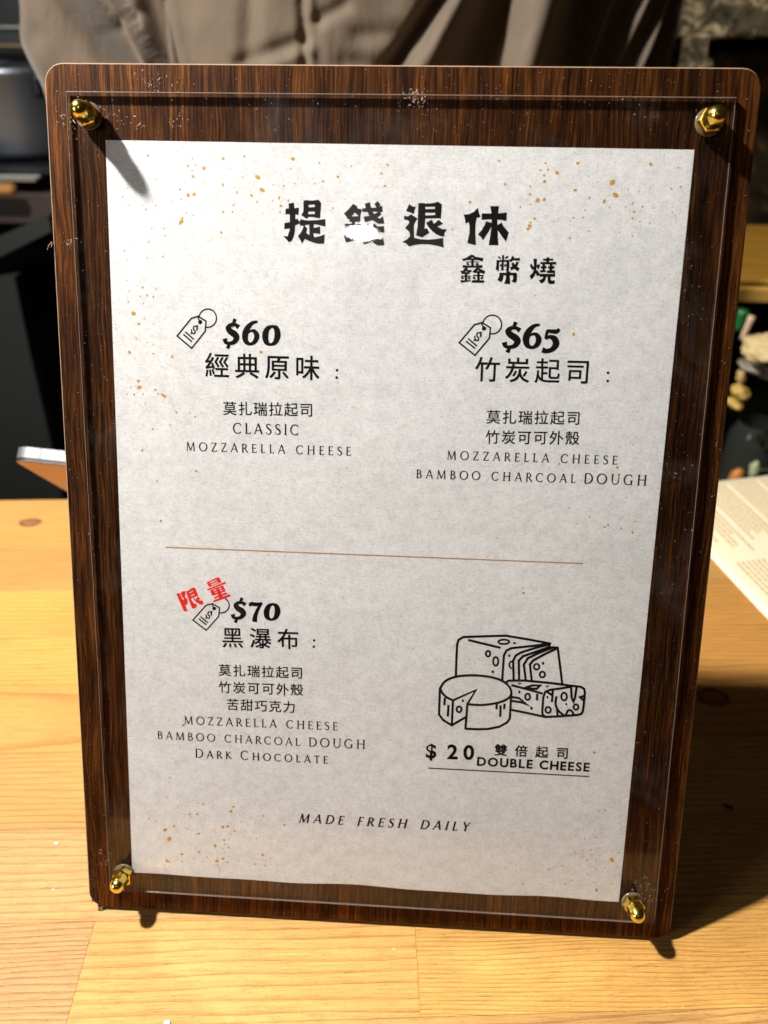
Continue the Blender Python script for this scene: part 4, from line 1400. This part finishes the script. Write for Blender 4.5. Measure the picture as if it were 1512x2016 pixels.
# ------------------------------------------------------------------ kitchen behind, left
YK = .98
steel = NT('brushed_steel')
fs_ = steel.noise(steel.coord((1, 1, 40)), 30, 3)
steel.col((.30, .33, .38)); steel.set(Metallic=.9, Roughness=.36)
blackp = plain('black_enamel', (.006, .006, .007), .35)
def world_box(name, pa, pb, Y, depth, mat, bev=.004, parent=None, loc=None):
    """a cabinet-like box whose front face spans two sight points at distance Y"""
    a, b = atY(*pa, Y), atY(*pb, Y)
    x0, x1, z0, z1 = min(a.x, b.x), max(a.x, b.x), min(a.z, b.z), max(a.z, b.z)
    bm = box_bm(x0, x1, Y, Y + depth, z0, z1, bev, 3)
    o = bmobj(name, bm, mat, parent, False)
    return o
# steel pot / urn: horizontal-lathe body
def urn():
    a = atY(-260, 130, YK); b = atY(112, 330, YK)
    root = empty('steel_urn', ((a.x + b.x) / 2, YK + .16, b.z))
    tag(root, 'rounded stainless steel urn behind the counter, left of the person', 'urn')
    R_, H_ = (b.x - a.x) / 2, a.z - b.z
    bm = bmesh.new()
    lathe(bm, [(R_ * .93, 0), (R_ * .99, H_ * .08), (R_, H_ * .3), (R_, H_ * .84), (R_ * 1.015, H_ * .88), (R_ * 1.015, H_ * .93), (R_ * .985, H_ * .97), (R_ * .8, H_)], 72)
    bmobj('pot_body', bm, steel.m, root, True)
    bm = bmesh.new()
    lathe(bm, [(R_ * .78, H_), (R_ * .7, H_ * 1.03), (R_ * .2, H_ * 1.06)], 48)
    bmobj('lid', bm, blackp, root, True)
    bm = box_bm(R_ * .62, R_ * .74, -R_ * .80, -R_ * .62, H_ * .66, H_ * .88, .004, 2)
    bmobj('handle_lug', bm, blackp, root)
    return root
urn()
ovn = empty('black_oven', tuple(atY(30, 128, 1.25)))
tag(ovn, 'black oven unit with two pale metal trim rails, far left behind the person', 'oven')
off = ovn.location
def part_box(name, pa, pb, Y, depth, mat, root, bev=.003):
    o = world_box(name, pa, pb, Y, depth, mat, bev)
    o.parent = root
    o.matrix_parent_inverse = Matrix.Translation(-root.location)
    return o
part_box('body', (-420, -400), (150, 136), 1.27, .4, blackp, ovn)
part_box('door_panel', (-420, 57), (140, 86), 1.262, .007, plain('grey_green_enamel', (.045, .055, .05), .4), ovn, .001)
part_box('trim_rail', (-420, 49), (140, 56), 1.25, .015, plain('pale_metal_trim', (.42, .40, .34), .35, .7), ovn)
part_box('trim_rail', (-420, 85), (140, 92), 1.25, .015, plain('bronze_trim', (.34, .24, .12), .35, .6), ovn)
DARKB = plain('dark_lacquer', (.020, .016, .014), .45)
bt = empty('back_worktop', tuple(atY(60, 470, .95)))
tag(bt, 'dark brown work bench behind the counter below the steel urn', 'workbench')
part_box('top', (-500, 330), (240, 345), .97, .45, plain('bench_black', (.004, .004, .004), .5), bt)
part_box('front_panel', (-500, 372), (240, 445), .945, .02, plain('brown_panel', (.060, .042, .034), .5), bt)
part_box('metal_lip', (-500, 346), (70, 354), .93, .02, plain('worn_metal_lip', (.45, .43, .37), .35, .6), bt, .002)
part_box('base', (-500, 446), (240, 2400), .99, .4, plain('bench_base', (.003, .003, .003), .6), bt)
ob = empty('chopping_board', tuple(atY(5, 372, .90)))
tag(ob, 'orange brown wooden chopping board at the far left edge, below the metal lip', 'chopping board')
part_box('board', (-200, 360), (28, 388), .90, .02, plain('orange_wood', (.45, .20, .05), .5, var=.2), ob, .008)
db = empty('apron_strap', tuple(atY(40, 600, .80)))
tag(db, 'dark grey draped cloth hanging behind the counter at the left', 'cloth')
v_ = []
cl_pts = [(-60, 560), (28, 545), (60, 700), (95, 850), (130, 1010), (-60, 1010)]
G1 = plain('charcoal_cloth', (.014, .015, .014), .8)
fr_ = [atY(x, y_, .80) for x, y_ in cl_pts]
bk_ = [p_ + Vector((0, .02, 0)) for p_ in fr_]
n_ = len(fr_)
o = mobj('drape', [p_ - db.location for p_ in fr_ + bk_], [tuple(range(n_)), tuple(range(2 * n_ - 1, n_ - 1, -1))] + [(i, n_ + i, n_ + (i + 1) % n_, (i + 1) % n_) for i in range(n_)], G1, db)
sl = empty('grey_batten', tuple(atY(50, 500, .84)))
tag(sl, 'dark grey slanting batten behind the counter at the left', 'batten')
q = [(-80, 500), (95, 425), (102, 455), (-80, 545)]
fr_ = [atY(x, y_, .84) for x, y_ in q]; bk_ = [p_ + Vector((0, .02, 0)) for p_ in fr_]
mobj('rail', [p_ - sl.location for p_ in fr_ + bk_], [(0, 1, 2, 3), (7, 6, 5, 4), (0, 4, 5, 1), (1, 5, 6, 2), (2, 6, 7, 3), (3, 7, 4, 0)], plain('grey_batten_paint', (.022, .023, .021), .6), sl)

# ------------------------------------------------------------------ right: stone, shelf and odds and ends
ST = NT('rough_stone')
s1 = ST.noise(ST.coord(), 40, 5, .7, .5)
s2 = ST.noise(ST.coord((1, 1, 1), (3, 3, 3)), 11, 3)
ST.col(ST.mix(1.0, ST.ramp(s1, [(.36, (.02, .020, .020)), (.5, (.12, .115, .115)), (.62, (.62, .60, .58))]), ST.ramp(s2, [(.35, .55), (.6, 1.15)]), 'MULTIPLY'))
ST.bump(s1, .8, .01); ST.set(Roughness=.85)
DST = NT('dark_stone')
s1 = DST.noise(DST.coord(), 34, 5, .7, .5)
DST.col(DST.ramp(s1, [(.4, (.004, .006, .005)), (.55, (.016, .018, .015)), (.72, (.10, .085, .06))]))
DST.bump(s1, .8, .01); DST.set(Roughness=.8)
sw = empty('stone_wall', tuple(atY(1430, 60, 1.05)))
tag(sw, 'rough speckled stone wall behind the person at the right', 'wall')
def rough_block(name, pa, pb, Y, depth, mat, root, amp=.006, nseg=30):
    a, b = atY(*pa, Y), atY(*pb, Y)
    x0, x1, z0, z1 = min(a.x, b.x), max(a.x, b.x), min(a.z, b.z), max(a.z, b.z)
    bm = box_bm(x0, x1, Y, Y + depth, z0, z1, 0)
    bmesh.ops.subdivide_edges(bm, edges=bm.edges[:], cuts=nseg, use_grid_fill=True)
    for v in bm.verts:
        v.co += Vector((mn.noise(v.co * 30), mn.noise(v.co * 30 + Vector((5, 5, 5))), mn.noise(v.co * 30 + Vector((9, 2, 1))))) * amp
    o = bmobj(name, bm, mat, root, True)
    o.matrix_parent_inverse = Matrix.Translation(-root.location)
    return o
rough_block('stone', (1300, -300), (1900, 78), 1.02, .2, ST.m, sw)
rough_block('stone_pillar', (1346, 68), (1378, 175), 1.0, .05, ST.m, sw, .003, 12)
rough_block('dark_rock', (1330, 98), (1900, 480), 1.12, .15, DST.m, sw)  # rock in a darker stone colour
rough_block('backing_stone', (1250, -400), (2000, 2600), 1.36, .1, plain('near_black_stone', (.004, .004, .004), .8), sw, .004, 8)  # backing block in one near-black colour
cr_ = bmesh.new(); bmesh.ops.create_icosphere(cr_, subdivisions=2, radius=.006)
o = bmobj('pale_pebble', cr_, ST.m, sw, True); o.location = atY(1394, 126, 1.03) - sw.location
sf_ = empty('wooden_shelf', tuple(atY(1500, 520, .80)))
tag(sf_, 'light wooden shelf board behind the counter at the right, under the dark stone', 'shelf')
TW = NT('tan_shelf_wood')
fT = TW.noise(TW.coord((.1, 1, 1)), 60, 4)
TW.col(TW.ramp(fT, [(.3, (.34, .19, .035)), (.7, (.58, .36, .08))])); TW.set(Roughness=.5)
a = atY(1440, 470, .98); b = atY(1440, 552, .80); c = atY(1440, 590, .80)
bm = box_bm(a.x - .10, a.x + .5, .80, 1.08, b.z - .004, b.z, .002, 2)
TOPZ = b.z
o = bmobj('shelf_top', bm, TW.m, sf_); o.matrix_parent_inverse = Matrix.Translation(-sf_.location)
bm = box_bm(a.x - .10, a.x + .5, .79, .80, c.z, b.z - .006, .002, 2)
o = bmobj('shelf_front', bm, TW.m, sf_); o.matrix_parent_inverse = Matrix.Translation(-sf_.location)
# odds and ends below the shelf
def blob(name, px, py, Y, rx, ry, rz, mat, label, cat, rot=(0, 0, 0), amp=.25, group=None, seed=0, sq=1.0):
    bm = bmesh.new()
    bmesh.ops.create_icosphere(bm, subdivisions=4, radius=1)
    for v in bm.verts:
        n0 = v.co.copy()
        k = 1 + amp * mn.noise(n0 * 1.6 + Vector((seed, 0, 0))) + amp * .4 * mn.noise(n0 * 4 + Vector((seed, 3, 0)))
        v.co = Vector((v.co.x * rx * k, v.co.y * ry * k, v.co.z * rz * k))
    o = bmobj(name, bm, mat, None, True)
    o.location = atY(px, py, Y)
    o.rotation_euler = rot
    tag(o, label, cat, group)
    return o
CLO = plain('cream_cotton', (.55, .42, .20), .8, var=.15, vscale=200)
blob('folded_cloth', 1506, 688, .55, .022, .02, .0125, CLO, 'cream folded cloth below the shelf, uppermost at the right edge', 'cloth', (0, .15, 0), .35, seed=1)
blob('crumpled_wrapper', 1500, 726, .56, .022, .016, .008, plain('grey_film', (.20, .17, .12), .4), 'grey crumpled wrapper directly under the cream folded cloth', 'wrapper', (0, .25, 0), .35, seed=2)
blob('bread_roll', 1458, 772, .54, .0105, .01, .0065, plain('golden_crust', (.50, .33, .075), .6, var=.2), 'golden bread roll, larger of two beside the board edge', 'bread roll', (0, .5, 0), .2, 'bread rolls beside the board', 5)
blob('bread_roll', 1447, 795, .54, .0095, .01, .0045, plain('golden_crust', (.52, .34, .075), .6, var=.2), 'golden flatter bread roll directly below the larger roll', 'bread roll', (0, .45, 0), .2, 'bread rolls beside the board', 8)
blob('bread_crust', 1459, 742, .55, .0045, .006, .0075, plain('brown_crust', (.42, .28, .10), .6), 'small brown crust above the golden rolls', 'bread crust', (0, -.3, 0), .2, seed=9)
def stick(name, pa, pb, Y, r0, r1, mat, label, cat):
    A_, B_ = atY(*pa, Y), atY(*pb, Y)
    pts = [A_.lerp(B_, i / 5) - A_ for i in range(6)]
    v_, f_ = tube_pts(pts, r0, r1, 14)
    o = mobj(name, v_, f_, mat, None, True)
    o.location = A_
    tag(o, label, cat)
stick('spatula_handle', (1481, 622), (1461, 668), .58, .0036, .0030, plain('pale_handle', (.50, .36, .24), .5), 'pale slanting utensil handle beside the green one', 'utensil')
stick('green_handle', (1464, 610), (1452, 650), .60, .0062, .005, plain('green_plastic', (.006, .11, .025), .4), 'green plastic handle just behind the right board edge', 'utensil')
# glass jar with orange and green contents
jar = empty('glass_jar', tuple(atY(1455, 960, .60)))
tag(jar, 'dark glass jar holding orange and pale green pieces, behind the right board edge', 'jar')
A_, B_ = atY(1452, 830, .60), atY(1452, 960, .60)
hj = A_.z - B_.z
gj = plain('smoky_glass', (.05, .055, .045), .12); gj.node_tree.nodes['Principled BSDF'].inputs['Alpha'].default_value = .45
bm = bmesh.new(); lathe(bm, [(.026, 0), (.028, hj * .1), (.028, hj * .8), (.022, hj * .95), (.020, hj)], 40, cap1=False)
bmobj('jar_wall', bm, gj, jar, True)
for k, (dx, dy, dz, rx, rz, col) in enumerate([(-.020, -.030, hj * .32, .008, .016, (.55, .20, .03)), (-.004, -.030, hj * .50, .0055, .010, (.42, .48, .25)), (-.011, -.034, hj * .10, .006, .007, (.40, .22, .06)), (.006, -.020, hj * .8, .010, .007, (.10, .10, .07))]):
    bm = bmesh.new(); bmesh.ops.create_icosphere(bm, subdivisions=3, radius=1)
    for v in bm.verts:
        k_ = 1 + .25 * mn.noise(v.co * 1.5 + Vector((k * 3, 0, 0)))
        v.co = Vector((v.co.x * rx * k_, v.co.y * rx * k_, v.co.z * rz * k_))
    o = bmobj('content_piece', bm, plain('content', col, .5), jar, True)
    o.location = (dx, dy, dz)
P0 = atY(1474, 917, .5)
v_, f_ = tube_pts([atY(x, y_, .5) - P0 for x, y_ in ((1474, 917), (1486, 922), (1500, 925), (1530, 925), (1600, 915))], .00035, .00035, 6)
o = mobj('thin_wire', v_, f_, plain('pale_wire', (.30, .34, .25), .5), None, True); o.location = P0
tag(o, 'thin pale wire in the dark gap above the cream sheet', 'wire')

# ------------------------------------------------------------------ room shell
dark = plain('dark_floor_tile', (.012, .011, .010), .5, var=.3, vscale=8)
o = mobj('floor', [(-6, -6, -.951), (6, -6, -.951), (6, 6, -.951), (-6, 6, -.951)], [(0, 1, 2, 3)], dark)
tag(o, kind='structure')
o = bmobj('back_wall', box_bm(-3, 3, 2.4, 2.5, -.95, 2.2), plain('black_back_wall', (.006, .006, .007), .6))
tag(o, kind='structure')
